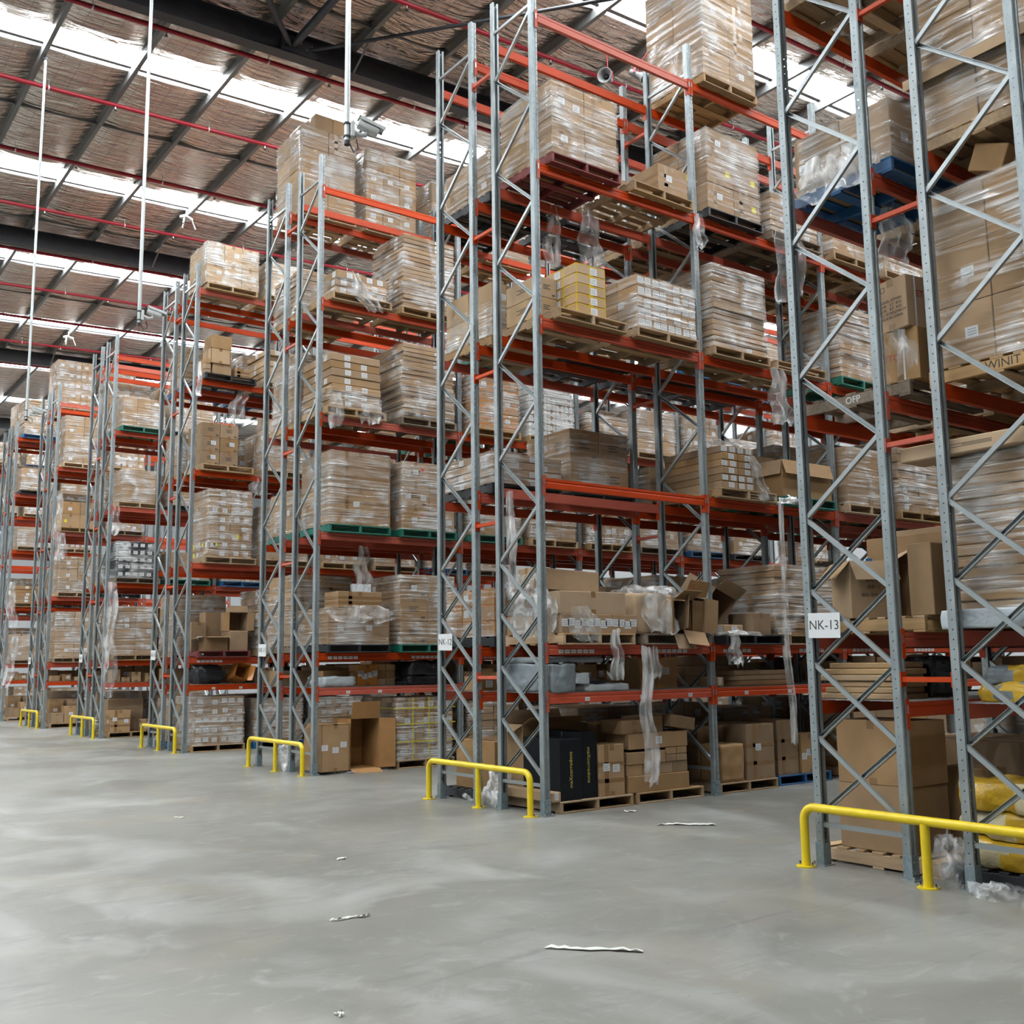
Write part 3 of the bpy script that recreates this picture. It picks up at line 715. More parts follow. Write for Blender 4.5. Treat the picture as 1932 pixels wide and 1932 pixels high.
LEVN = ['floor', 'wire shelf', 'second level', 'third level', 'fourth level', 'fifth level', 'top level']
BAYN = ['first', 'second', 'third', 'fourth', 'fifth']
def place(r, side, bay, lev, pos):
    return ', %s of %s%s, %s bay, %s end' % (LEVN[lev], ORD[r], ' rear half' if side == 'f' else '', BAYN[bay], ('outer', 'inner')[pos])
def slot(r, side, bay, lev, pos):
    a = ROW_Y[r]; yc = a - 1.784 if side == 'n' else a - .42
    if lev == 0 and side == 'n': yc += .13
    return bay * BAY + (.735, 2.095)[pos], yc, LEV[lev] + (.001 if lev else 0)
FILLED = set()
def load(r, side, bay, lev, pos, pal='wood', n=(2, 2, 3), h=1.0, w2=1.10, d2=1.10, look='shrink-wrapped cartons', film=True, styles=('l', '', 'n'), m='kraft', tape='tape',
         dx=0, dy=0, ldx=0, lz=0, rotz=None, jit=.004, top_extra=0, skip_top=0, filmh=None, seed=None, pallet_where=None):
    FILLED.add((r, side, bay, lev, pos))
    x, y, z = slot(r, side, bay, lev, pos); x += dx; y += dy; z += lz
    rnd = random.Random((r * 977 + (side == 'f') * 31 + bay * 7 + lev * 101 + pos * 13) if seed is None else seed)
    detail = (r in (12, 13) and bay < 2) or (r == 11 and bay == 0 and side == 'n') or (r == 10 and bay == 0 and side == 'n' and lev in (0, 3, 4, 6))
    wh = place(r, side, bay, lev, pos)
    rz = rnd.uniform(-.012, .012) if rotz is None else rotz
    if pal: pallet(pal, (x, y, z), rz, wh, detail); z += PH
    if n is None: return
    x += ldx
    if not film:
        import_m = Matrix.Translation((x, y, z)) @ Matrix.Rotation(rz, 4, 'Z'); t = None
    else: t = thing('wrapped_load', look + wh, 'pallet load', (x, y, z), (0, 0, rz), 'palletised loads of cartons')
    nx, ny, nzz = n; cw, cdp, ch = w2 / nx, d2 / ny, h / nzz
    for k in range(nzz):
        for i in range(nx):
            for j in range(ny):
                if i > 0 and j > 0 and k < nzz - 1 and not (i == nx - 1 and r == 12): continue
                if k == nzz - 1 and skip_top and rnd.random() < skip_top: continue
                ox, oy = rnd.uniform(-jit, jit), rnd.uniform(-jit, jit)
                st = rnd.choice(styles)
                lp = (-w2 / 2 + cw * (i + .5) + ox, -d2 / 2 + cdp * (j + .5) + oy, k * ch)
                cm = carton_mesh(cw - .006, cdp - .006, ch - (.005 if film and ch < .14 else .003 if film else .001), st, m, tape); rj = rnd.uniform(-1, 1) * jit
                if film: obj('carton', cm, t, lp, (0, 0, rj))
                else: tag(obj('carton', cm, None, import_m @ Vector(lp), (0, 0, rz + rj)), look + wh, 'box', look + wh)
    if top_extra:
        for e in range(top_extra):
            cx, cyy = (-w2 / 4 + w2 / 2 * (e % 2)), (-d2 / 4 + d2 / 2 * (e // 2 % 2))
            obj('carton', carton_mesh(w2 * .4, d2 * .42, .16, 'l', m, tape), t, (cx, cyy, h))
    if film: obj('stretch_film', film_mesh(w2 + .012 + 2 * jit, d2 + .012 + 2 * jit, (filmh or h) + .004, rnd.random() * 50, z0=0, ragged=.0 if not filmh else .08), t)
    return t

FLAT = dict(n=(1, 1, 15), jit=.016, styles=('n', 'n', 'nl', 'n'))
# ---- rack NK-12, near side
load(12, 'n', 0, 5, 0, 'red', (2, 2, 2), 1.0, look='wrapped load of large cartons', styles=('bL', 'b', 'bl'))
load(12, 'n', 0, 4, 1, 'wood', (4, 3, 5), .72, 1.12, 1.12, look='wrapped load of small labelled cartons', styles=('L', 'l', 'L'))
load(12, 'n', 1, 4, 0, 'wood', h=1.2, look='wrapped tower of flat cartons', **FLAT)
load(12, 'n', 1, 4, 1, 'wood', None, dx=-.05)
load(12, 'n', 1, 5, 0, 'black', (2, 2, 3), 1.22, look='wrapped load of tall taped cartons', styles=('by', 'b', 'bl'))
load(12, 'n', 1, 5, 1, 'grey', (2, 1, 7), .62, look='wrapped stack of flat cartons', jit=.015, styles=('n', 'nl'))
load(12, 'n', 1, 6, 0, 'wood', (2, 2, 4), 1.75, 1.14, 1.14, look='very tall wrapped load of big cartons', styles=('b', 'bl', 'l'))
load(12, 'n', 1, 3, 0, 'wood', (2, 1, 6), .60, .66, 1.12, look='long carton with labelled end', styles=('nL', 'nl'), film=False, ldx=-.18)
load(12, 'n', 1, 2, 1, 'wood', (1, 1, 11), 1.0, 1.3, 1.05, look='wrapped stack of wide flat cartons', jit=.02, styles=('nL', 'n', 'nl'), ldx=-.12, dy=.06)
load(12, 'n', 2, 4, 0, 'green', h=1.15, look='wrapped tower of flat cartons', **FLAT)
load(12, 'n', 2, 5, 0, 'wood', (2, 2, 3), 1.0, look='wrapped load of cartons')
load(12, 'n', 2, 3, 0, 'wood', (2, 1, 3), .9, look='wrapped load of plain cartons', m='kraft')
load(12, 'n', 2, 3, 1, 'wood', (2, 1, 9), 1.2, look='wrapped load of plain flat cartons', m='kraft', jit=.01)
load(12, 'n', 2, 2, 0, 'wood', (1, 1, 10), 1.0, look='wrapped stack of flat cartons', jit=.012, styles=('n', 'nl'))
load(12, 'n', 2, 0, 0, 'wood', (2, 1, 2), .9, look='unwrapped brown carton', film=False)
load(12, 'n', 2, 0, 1, 'wood', (2, 2, 2), .8, look='unwrapped brown carton', film=False)
for lev in (2, 3, 4): load(12, 'n', 3, lev, 0, 'wood', (2, 1, 4), 1.0, look='wrapped load of cartons'); load(12, 'n', 3, lev, 1, 'wood', (2, 2, 3), .9, look='wrapped load of cartons')
# ---- rack NK-12, rear half
load(12, 'f', 0, 3, 0, 'black', (1, 1, 4), .42, 1.15, 1.2, look='low wrapped stack of long cartons', styles=('nl', 'nL'), jit=.01)
load(12, 'f', 0, 3, 1, 'black', (2, 2, 2), .92, 1.08, 1.0, look='wrapped cube of four square cartons', styles=('p', 'np'), filmh=.9)
load(12, 'f', 0, 5, 0, 'black', (2, 2, 2), .62, look='wrapped load of cartons', styles=('l', ''))
load(12, 'f', 0, 5, 1, 'black', None)
load(12, 'f', 0, 4, 0, 'wood', (2, 2, 2), .75, look='wrapped load of pale cartons', m='kraft_pale', filmh=.5)
load(12, 'f', 0, 4, 1, 'black', None)
load(12, 'f', 0, 2, 0, 'black', (3, 3, 3), .62, 1.12, 1.12, look='wrapped orange-taped labelled cartons', styles=('eL', 'el'), tape='tape_orange')
load(12, 'f', 0, 2, 1, 'wood', (2, 2, 2), .7, look='wrapped load of cartons')
load(12, 'f', 1, 3, 0, 'wood', (2, 2, 2), .5, look='low wrapped load of cartons')
load(12, 'f', 1, 4, 0, 'black', None); load(12, 'f', 1, 4, 1, 'black', None)
load(12, 'f', 1, 5, 0, 'wood', (2, 2, 3), .9, look='wrapped load of cartons')
load(12, 'f', 1, 2, 0, 'wood', (2, 2, 3), .9, look='wrapped load of brown cartons'); load(12, 'f', 1, 2, 1, 'wood', (2, 2, 3), .9, look='wrapped load of cartons')
load(12, 'f', 0, 0, 0, 'black', (3, 1, 2), .62, 1.0, .9, look='narrow upright carton', film=False, styles=('L', 'l'))
load(12, 'f', 0, 0, 1, 'wood', (2, 2, 3), 1.0, look='wrapped load of cartons')
load(12, 'f', 1, 0, 0, 'wood', (2, 2, 3), 1.0, look='wrapped load of plain cartons', m='kraft'); load(12, 'f', 1, 0, 1, 'wood', (2, 2, 2), .9, look='wrapped load of cartons')
load(12, 'f', 1, 3, 1, 'wood', (2, 2, 3), .9, look='wrapped load of cartons')
# ---- rack NK-13
load(13, 'f', 0, 0, 0, 'new', None, dx=.02)
load(13, 'f', 0, 2, 0, 'new', None, dx=.02)
load(13, 'f', 0, 3, 0, 'grey', None, dx=.02)
load(13, 'f', 0, 4, 0, 'blue', (2, 2, 1), .62, .95, 1.05, look='loosely wrapped big plain cartons', styles=('', 'l'), dx=.0)
load(13, 'f', 0, 5, 0, 'wood', (2, 2, 3), 1.1, look='wrapped load of cartons')
load(13, 'f', 0, 4, 1, 'wood', (2, 2, 2), .7, look='wrapped load of cartons'); load(13, 'f', 0, 5, 1, 'wood', (2, 2, 3), 1.1, look='wrapped load of cartons')
load(13, 'f', 0, 3, 1, 'wood', (2, 1, 2), .9, look='wrapped load of cartons'); load(13, 'f', 0, 2, 1, 'wood', (2, 1, 2), .9, look='unwrapped brown carton', film=False)
load(13, 'f', 0, 0, 1, 'wood', (2, 2, 2), .85, look='unwrapped brown carton', film=False, m='kraft')
load(13, 'n', 0, 2, 0, 'wood', (1, 1, 14), 1.25, 1.16, 1.12, look='tall wrapped tower of flat cartons', jit=.012, styles=('n', 'nl'))
load(13, 'n', 0, 3, 0, 'new', (2, 2, 3), 1.5, 1.15, 1.12, look='tall wrapped load of cartons', styles=('l', 'n', 'l'))
load(13, 'n', 0, 4, 0, 'wood', (2, 2, 1), .56, 1.12, 1.12, look='low wrapped load under a cardboard sheet', styles=('n',))
load(13, 'n', 0, 4, 0, None, (2, 2, 2), .85, 1.12, 1.12, look='upper wrapped load on cardboard sheet', styles=('n', 'l'), lz=PH + .56 + .016, rotz=.01, seed=77)
load(13, 'n', 0, 5, 0, 'wood', (2, 2, 3), 1.5, look='wrapped load of cartons')
load(13, 'n', 0, 3, 1, 'wood', (2, 2, 3), 1.4, look='wrapped load of cartons'); load(13, 'n', 0, 2, 1, 'wood', (2, 2, 3), 1.3, look='wrapped load of cartons')
load(13, 'n', 0, 4, 1, 'wood', (2, 2, 3), 1.1, look='wrapped load of cartons')
load(13, 'f', 1, 2, 0, 'wood', (2, 2, 3), 1.1, look='wrapped load of cartons'); load(13, 'f', 1, 3, 0, 'wood', (2, 2, 3), 1.1, look='wrapped load of cartons')
load(13, 'f', 1, 4, 0, 'wood', (2, 2, 3), 1.1, look='wrapped load of cartons'); load(13, 'f', 1, 0, 0, 'wood', (2, 2, 3), 1.0, look='wrapped load of cartons')
# ---- rack NK-11
load(11, 'n', 0, 0, 1, 'wood', (3, 2, 4), 1.05, 1.14, 1.1, look='yellow-strapped wrapped load of plain cartons', m='kraft', styles=('l', 'L', 'p'))
load(11, 'n', 0, 2, 0, 'black', (1, 1, 1), .60, 1.15, 1.1, look='wrapped single big taped carton', styles=('bL',), top_extra=0)
load(11, 'n', 0, 2, 1, 'green', (2, 1, 3), 1.2, 1.12, 1.05, look='wrapped load of strapped cartons', styles=('l', 'p', 'lp'))
load(11, 'n', 0, 3, 0, 'green', (1, 1, 2), 1.25, 1.15, 1.12, look='wrapped pair of huge cartons', styles=('bl', 'b'))
load(11, 'n', 0, 3, 1, 'green', (2, 2, 3), 1.2, look='red-stickered wrapped cartons', styles=('lrp', 'lr', 'Lp'), m='kraft')
load(11, 'n', 0, 4, 0, 'wood', (1, 1, 7), .95, .95, 1.1, look='part-wrapped flat labelled cartons', styles=('nL', 'nl'), jit=.012, filmh=.4, dx=-.1)
load(11, 'n', 0, 4, 1, 'grey', h=1.36, look='wrapped leaning tower of flat cartons', n=(1, 1, 17), jit=.022, styles=('n', 'n', 'nl'))
load(11, 'n', 0, 5, 0, 'wood', (2, 2, 3), .42, 1.0, 1.05, look='collapsed wrapped cartons', skip_top=.5, jit=.03, filmh=.3, styles=('nL', 'nl'))
load(11, 'n', 0, 5, 1, 'wood', h=1.38, look='wrapped tower of flat cartons', n=(1, 1, 17), jit=.015, styles=('n', 'n', 'nl'))
load(11, 'f', 0, 6, 0, 'wood', (2, 2, 4), 1.62, 1.10, 1.1, look='tall wrapped cartons stacked high', styles=('', 'b', 'x'))
load(11, 'f', 0, 6, 1, 'wood', (3, 2, 4), 1.55, 1.12, 1.1, look='wrapped load of small cartons', styles=('l', '', 'l'))
load(11, 'f', 1, 6, 0, 'wood', (2, 2, 3), 1.3, look='wrapped load of cartons')
load(11, 'f', 1, 6, 1, 'wood', (2, 2, 3), .9, look='wrapped load of cartons')
load(11, 'n', 1, 6, 0, 'black', (2, 2, 2), .7, look='wrapped load of cartons')
load(11, 'f', 0, 5, 0, 'wood', (1, 1, 9), .85, look='wrapped stack of flat cartons', jit=.015)
load(11, 'n', 1, 4, 0, 'wood', (2, 2, 3), 1.0, look='wrapped orange-taped cartons', tape='tape_orange', styles=('ebl', 'eb'))
load(11, 'n', 1, 4, 1, 'wood', (5, 2, 8), 1.1, look='wrapped load of white labelled cartons', m='carton_white', styles=('L', 'l'))
load(11, 'n', 1, 3, 0, 'green', (2, 2, 3), .7, look='wrapped load of cartons'); load(11, 'n', 1, 3, 1, 'wood', (3, 2, 3), .8, look='wrapped load of cartons')
# ---- rack NK-10
load(10, 'n', 0, 0, 0, 'wood', (2, 2, 5), 1.0, 1.1, 1.1, look='wrapped load of labelled cartons', styles=('L', 'Ll'))
load(10, 'n', 0, 3, 0, 'wood', (2, 2, 8), 1.48, .98, 1.0, look='wrapped cartons with yellow stickers', styles=('l', 'Ly', 'l', 'L'), dx=.10)
load(10, 'n', 0, 4, 0, 'new', (2, 1, 3), .94, .82, .9, look='printed tan carton', styles=('lp', 'p'), film=False, ldx=-.15)
load(10, 'n', 0, 6, 0, 'wood', (3, 2, 2), .95, 1.2, 1.12, look='wrapped load of six tan cartons', styles=('l', 'l', ''), m='kraft_pale')
load(10, 'n', 0, 6, 1, 'wood', (2, 2, 2), .8, look='wrapped load of cartons', m='kraft_pale')
load(10, 'n', 0, 5, 1, 'wood', (2, 1, 6), .75, look='flat tan carton', film=False, jit=.03, m='kraft_pale', styles=('n', 'nl'))
load(10, 'n', 0, 4, 1, 'wood', (2, 2, 3), .9, look='wrapped load of cartons')
load(10, 'n', 0, 3, 1, 'wood', (2, 2, 3), 1.2, look='wrapped load of plain cartons', m='kraft')
load(10, 'f', 0, 5, 0, 'blue', (1, 1, 8), .9, look='wrapped stack of flat cartons', jit=.02)
load(10, 'f', 0, 4, 0, 'wood', (3, 2, 4), .95, look='wrapped labelled cartons', styles=('L', 'l')); load(10, 'f', 0, 4, 1, 'wood', (3, 2, 4), .95, look='wrapped labelled cartons', styles=('L', 'l'))
# ---- rack NK-9
load(9, 'n', 0, 2, 0, 'wood', (2, 1, 9), 1.25, 1.15, 1.0, look='wrapped double stack of flat cartons', styles=('n', 'n', 'nl'))
load(9, 'n', 0, 3, 0, 'grey', (3, 2, 5), .95, look='wrapped black cartons with white labels', m='carton_black', styles=('nL',))
load(9, 'n', 0, 4, 0, 'new', (1, 1, 1), .9, .9, .9, look='wrapped leaning big carton', styles=('',), dy=.1)
load(9, 'n', 0, 5, 0, 'green', (3, 2, 3), .8, look='wrapped load of small cartons', styles=('l', 'n'))
load(9, 'n', 0, 5, 1, 'green', (3, 2, 3), 1.2, look='wrapped load of small cartons', styles=('l', 'n'))
load(9, 'f', 0, 5, 0, 'wood', (2, 2, 4), 1.5, look='wrapped load of cartons', styles=('l', 'n')); load(9, 'f', 0, 5, 1, 'wood', (2, 2, 4), 1.5, look='wrapped load of cartons')
# ---- rack NK-8
load(8, 'f', 0, 6, 0, 'wood', (3, 2, 5), 1.6, 1.14, 1.1, look='tall wrapped load of labelled cartons', styles=('l', 'L', 'n'))
load(8, 'f', 0, 6, 1, 'wood', (3, 2, 5), 1.5, 1.14, 1.1, look='tall wrapped load of labelled cartons', styles=('l', 'L', 'n'))
load(8, 'n', 0, 5, 0, 'new', (2, 2, 5), 1.5, look='wrapped load of mixed cartons', styles=('l', 'n'))
load(8, 'n', 0, 4, 0, 'wood', (2, 2, 2), .8, look='loose carton', film=False, styles=('y', 'l'))
load(8, 'n', 0, 3, 0, 'wood', (2, 1, 3), 1.1, look='wrapped load of cartons', styles=('xl', 'l'))
load(8, 'n', 0, 2, 0, 'wood', (2, 1, 3), 1.4, look='wrapped load of plain cartons', styles=('l', 'pl'), m='kraft')
# ---- rack NK-7
load(7, 'n', 0, 6, 0, 'blue', h=1.3, look='wrapped tower of flat cartons', **FLAT)
load(7, 'n', 0, 6, 1, 'blue', h=1.2, look='wrapped tower of flat cartons', **FLAT)
load(7, 'f', 0, 6, 0, 'wood', (2, 2, 3), 1.4, look='wrapped load of pale cartons', m='kraft_pale')
load(7, 'n', 0, 5, 0, 'black', (2, 2, 2), .8, look='wrapped load of cartons', styles=('p', 'l'))
load(7, 'n', 0, 4, 0, 'wood', (2, 1, 3), .7, look='wrapped load of cartons'); load(7, 'n', 0, 3, 0, 'wood', (1, 1, 5), .6, look='flat unwrapped carton', film=False, jit=.02)
load(7, 'n', 0, 2, 0, 'wood', (2, 2, 2), .9, look='wrapped load of cartons')

# ---- everything further in, seen through the gaps
EMPTY = {(12, 'n', 0, 3, 0), (12, 'n', 0, 3, 1), (12, 'n', 0, 4, 0), (12, 'n', 0, 5, 1), (12, 'n', 0, 2, 0), (12, 'n', 0, 2, 1), (12, 'n', 0, 0, 0), (12, 'n', 0, 0, 1), (12, 'n', 1, 2, 0), (12, 'n', 1, 3, 1),
         (12, 'n', 1, 0, 0), (12, 'n', 1, 0, 1), (12, 'n', 1, 6, 1), (13, 'n', 0, 0, 0), (11, 'n', 0, 0, 0), (10, 'n', 0, 2, 0), (10, 'n', 0, 5, 0), (9, 'n', 0, 0, 0), (8, 'n', 0, 0, 0), (7, 'n', 0, 0, 0)}
RND = random.Random(21)
KINDS = [dict(n=(2, 2, 3), look='wrapped load of cartons'), dict(n=(3, 2, 4), look='wrapped load of small cartons', styles=('L', 'l')), dict(n=(1, 1, 11), look='wrapped tower of flat cartons', jit=.014, styles=('n', 'n', 'nl')),
         dict(n=(2, 1, 2), look='wrapped load of big cartons', styles=('b', 'l')), dict(n=(2, 1, 8), look='wrapped double stack of flat cartons', jit=.01, styles=('n', 'nl')), dict(n=(2, 2, 3), look='wrapped load of plain cartons', m='kraft'),
         dict(n=(3, 2, 3), look='wrapped load of pale cartons', m='kraft_pale')]
def fill(r, side, bays, levs, prob):
    for bay in bays:
        for lev in levs:
            for pos in (0, 1):
                key = (r, side, bay, lev, pos)
                if key in FILLED or key in EMPTY or RND.random() > prob: continue
                kd = dict(RND.choice(KINDS)); hh = RND.uniform(.6, 1.35) if lev else RND.uniform(.86, 1.02)
                load(*key, RND.choice(['wood', 'wood', 'wood', 'grey', 'blue', 'green', 'black']), h=hh, **kd)
fill(12, 'f', (0, 1, 2), (0, 2, 3, 4, 5), .75); fill(12, 'n', (1, 2, 3), (0, 2, 3, 4, 5), .8); fill(12, 'f', (3,), (2, 3, 4), .7)
fill(11, 'n', (0, 1, 2, 3, 4), (0, 2, 3, 4, 5), .85); fill(11, 'f', (0, 1, 2), (0, 2, 3, 4, 5), .75)
fill(10, 'n', (0, 1, 2), (0, 2, 3, 4, 5), .9); fill(10, 'f', (0, 1), (0, 2, 3, 4, 5), .7)
fill(9, 'n', (0,), (0, 2, 3, 4, 5), .9); fill(9, 'f', (0,), (0, 2, 3, 4), .8); fill(9, 'n', (1,), (2, 3, 4, 5), .8)
fill(8, 'n', (0,), (0, 2, 3, 4, 5), .9); fill(8, 'f', (0,), (0, 2, 3, 4, 5), .8); fill(7, 'n', (0,), (0, 2, 3, 4, 5), .9); fill(7, 'f', (0,), (2, 3, 4, 5), .7)
fill(6, 'n', (0,), (0, 2, 3, 4, 5, 6), .8); fill(11, 'f', (3,), (0, 2, 3), .8); fill(12, 'f', (2, 3, 4), (0, 2, 3), .85); fill(12, 'n', (4,), (0, 2, 3, 4), .85); fill(10, 'n', (1, 2), (0, 2, 3), .95)
fill(13, 'f', (1, 2), (0, 2, 3, 4, 5), .8); fill(13, 'n', (1,), (2, 3, 4), .8)
# ------------------------------------------------------------------ loose things: builders
def soft_mesh(name, sx, sy, sz, m, amp=.02, freq=5., rnd=.35, seed=0., n=9, m2=None):
    """rounded, crumpled block; origin at the centre of its base"""
    b = MB(); faces = []
    for ax in range(3):
        for sg in (-1, 1):
            o = [q for q in range(3) if q != ax]
            def fn(i, j, ax=ax, sg=sg, o=o):
                p = [0, 0, 0]; p[ax] = sg; p[o[0]] = -1 + 2 * i / (n - 1); p[o[1]] = -1 + 2 * j / (n - 1)
                v = Vector(p); s = v.normalized() * 1.25; v = v.lerp(s, rnd)
                q = Vector((v.x * sx / 2, v.y * sy / 2, v.z * sz / 2 + sz / 2))
                dn = v.normalized(); a = amp * nz3(q.x * freq + seed, q.y * freq, q.z * freq) + amp * .5 * nz3(q.x * freq * 2.6, q.y * freq * 2.6 + seed, q.z * freq * 2.6)
                q += Vector((dn.x * a, dn.y * a, dn.z * a)); q.z = max(q.z, 0.001); return tuple(q)
            mm = m2 if (m2 and ax != 2 and sg < 0 and ax == 1) else m
            V = [fn(i, j) for j in range(n) for i in range(n)]; F = []
            for j in range(n - 1):
                for i in range(n - 1):
                    q = (j * n + i, j * n + i + 1, (j + 1) * n + i + 1, (j + 1) * n + i)
                    flip = (sg > 0) == (ax != 1)
                    F.append(q if flip else tuple(reversed(q)))
            b.add(V, F, m, True)
            if m2:
                for k in range(len(F)):
                    c = sum((Vector(V[i]) for i in F[k]), Vector()) / 4
                    if nz3(c.x * 2.2 + seed, c.y * 2.2, c.z * 2) > .05: b.m[len(b.m) - len(F) + k] = b.mi(m2)
    bm = bmesh.new(); me = b.mesh(name); bm.from_mesh(me); bmesh.ops.remove_doubles(bm, verts=bm.verts, dist=.0015); bm.to_mesh(me); bm.free(); return me
def soft(name, label, cat, c, s, m, amp=.02, freq=5., rnd=.35, seed=0., rot=(0, 0, 0), n=9, m2=None, group=None):
    return tag(obj(name, soft_mesh(name, *s, m, amp, freq, rnd, seed, n, m2), None, c, rot), label, cat, group)
def open_carton(label, base, s, rot=(0, 0, 0), flaps=(100, 100, 100, 100), m='kraft', crush=0., seed=0., flaplen=None, tape=None):
    sx, sy, sz = s; t = .006
    T = thing('open_carton', label, 'box', base, rot)
    b = MB(); hx, hy = sx / 2, sy / 2
    def wall(pa, pb, name='body'):
        pass
    def warp(v):
        if not crush: return v
        k = crush * (v[2] / sz)
        return (v[0] + k * nz3(v[0] * 3 + seed, v[1] * 3, v[2] * 3), v[1] + k * nz3(v[0] * 3, v[1] * 3 + seed + 9, v[2] * 3), v[2] + k * .4 * nz3(v[0] * 3, v[1] * 3, seed))
    n = 5 if crush else 2
    def panel(fn):
        b.grid(n, n, lambda i, j: warp(fn(i / (n - 1), j / (n - 1))), m, False)
    for d in (0, t):
        panel(lambda u, v: (-hx + sx * u, -hy + d, sz * v)); panel(lambda u, v: (-hx + sx * u, hy - d, sz * v))
        panel(lambda u, v: (-hx + d, -hy + sy * u, sz * v)); panel(lambda u, v: (hx - d, -hy + sy * u, sz * v))
    b.box(-hx, hx, -hy, hy, 0, t, m)
    if tape:
        b.box(-hx * .25, hx * .25, -hy - .001, -hy, 0, sz, tape); b.box(-hx - .001, -hx, -hy * .25, hy * .25, 0, sz, tape)
    obj('body', b.mesh('body'), T)
    fl = flaplen or min(sx, sy) / 2
    for k, a in enumerate(flaps):
        if a is None: continue
        a = R(a); w2 = sx if k < 2 else sy
        fb = MB(); fb.add([(-w2 / 2, 0, 0), (w2 / 2, 0, 0), (w2 / 2 - .01, -fl * math.sin(a), fl * math.cos(a)), (-w2 / 2 + .01, -fl * math.sin(a), fl * math.cos(a)),
                           (-w2 / 2, .005, .002), (w2 / 2, .005, .002), (w2 / 2 - .01, -fl * math.sin(a) + .005 * math.cos(a), fl * math.cos(a) + .005 * math.sin(a)), (-w2 / 2 + .01, -fl * math.sin(a) + .005 * math.cos(a), fl * math.cos(a) + .005 * math.sin(a))],
                          [(0, 1, 2, 3), (7, 6, 5, 4), (0, 4, 5, 1), (2, 6, 7, 3), (0, 3, 7, 4), (1, 5, 6, 2)], m)
        pos = [(0, -hy, sz), (0, hy, sz), (-hx, 0, sz), (hx, 0, sz)][k]; rz = [0, PI, -PI / 2, PI / 2][k]
        obj('flap', fb.mesh('flap'), T, pos, (0, 0, rz))
    return T
FILM_GROUP = 'torn stretch film in the racks'
def hang_film(label, top, length, width, seed, axis='x', spread=1.4, lean=(0, 0), m='film_loose'):
    nu, nv = 14, max(8, int(length / .07)); b = MB()
    def fn(i, j):
        u = i / (nu - 1) - .5; v = j / (nv - 1); wd = width * (.55 + .45 * min(1, v * spread)) * (1 + .25 * nz3(v * 4, seed, 0)) * (1 - .35 * max(0, v - .8) / .2 * abs(u) * 2)
        x = u * wd + .05 * nz3(v * 3, seed, 5) * v ** .5 * 2 * (width / .25) ** .5; d = min(width * .22, .055) * math.sin(u * 13 + 2 * nz3(v * 2, seed, 1)) * (.5 + .5 * v) + .02 * nz3(u * 9, v * 14, seed)
        z = -length * v + .03 * nz3(u * 6, seed, v * 3) * (1 + 3 * v)
        x += lean[0] * v; d += lean[1] * v
        return (x, d, z) if axis == 'x' else (d, x, z)
    b.grid(nu, nv, fn, m)
    o = obj('torn_film', b.mesh('torn_film'), None, top); return tag(o, label, 'plastic film', FILM_GROUP)
def film_pile(label, c, s, seed, m='film_ball', rot=0):
    b = MB(); nu, nv = 26, 15
    def fn(i, j):
        th = 2 * PI * i / nu; ph = PI * (j / (nv - 1)) * .5 + .0
        r = 1 + .42 * nz3(math.cos(th) * 1.8 + seed, math.sin(th) * 1.8, ph * 1.6) + .22 * nz3(math.cos(th) * 5, math.sin(th) * 5 + seed, ph * 6)
        return (s[0] / 2 * r * math.sin(ph) * math.cos(th), s[1] / 2 * r * math.sin(ph) * math.sin(th), max(.001, s[2] * r * math.cos(ph)))
    b.grid(nu, nv, fn, m, True, True)
    return tag(obj('film_pile', b.mesh('film_pile'), None, c, (0, 0, rot)), label, 'plastic film', FILM_GROUP)

# ------------------------------------------------------------------ rack NK-12, aisle side, first bay
A12 = ROW_Y[12]
fy = 9.77
pallet('wood', (.79, fy + PW / 2, 0), .015, ' on the floor under NK-12 holding black cartons', True)
pallet('wood', (2.05, fy + .02 + PW / 2, 0), -.01, ' on the floor under NK-12 holding long cartons', True)
z0 = PH
for (x0, x1, y0, z1, lab, up) in ((.25, .575, fy + .03, z0 + .71, 'shorter black carton with gold lettering on pallet under NK-12', 1), (.585, .86, fy + .07, z0 + .775, 'taller black carton with gold lettering beside the shorter one', -1)):
    c = carton(lab, x0, x1, y0, y0 + .72, z0, z1, 'n', 'carton_black')
    obj('lettering', text_mesh('maXcorrodons', .068, 'ink_gold'), c, (0, -.3615, (z1 - z0) * .5), (R(90), R(-90 * up), 0))
    b = MB(); b.box(-(x1 - x0) / 2 - .0008, -(x1 - x0) / 2, -.03, -.022, 0, z1 - z0, 'clip'); obj('edge_seam', b.mesh('edge_seam'), c)
carton('tall worn brown carton beside the black cartons under NK-12', .87, 1.27, fy + .04, fy + .6, z0, z0 + .61, 'bL')
carton('long low carton with white end label along the pallet edge', .105, .24, fy + .01, fy + 1.2, z0, z0 + .115, 'nl', 'kraft_pale')
open_carton('big open carton behind the black cartons under NK-12', (.75, fy + .98, z0), (.9, .34, .85), flaps=(60, 20, 120, 100), m='kraft')
G1 = 'brown cartons piled on the floor pallet under NK-12'
L_ = 'brown carton in the brick-like pile on the pallet under NK-12'
carton('long brown carton at the bottom of the pile under NK-12', 1.34, 2.40, fy + .05, fy + .45, z0, z0 + .20, 'n')
zz = z0 + .20
for k in range(4): carton(L_, 1.34 + .265 * k, 1.34 + .265 * k + .26, fy + .07, fy + .47, zz, zz + .14, 'x', group=G1)
zz += .14
carton(L_, 1.33, 2.00, fy + .06, fy + .46, zz, zz + .15, 'n', group=G1)
for k in range(2):
    for j in range(2): carton(L_, 2.01 + .19 * k, 2.195 + .19 * k, fy + .06, fy + .4, zz + .09 * j, zz + .088 + .09 * j, 'x', group=G1)
zz += .182
carton('long brown carton with one white label atop the pile under NK-12', 1.38, 2.40, fy + .06, fy + .5, zz - .03 + .0305, zz + .19, 'nl')
zz += .19
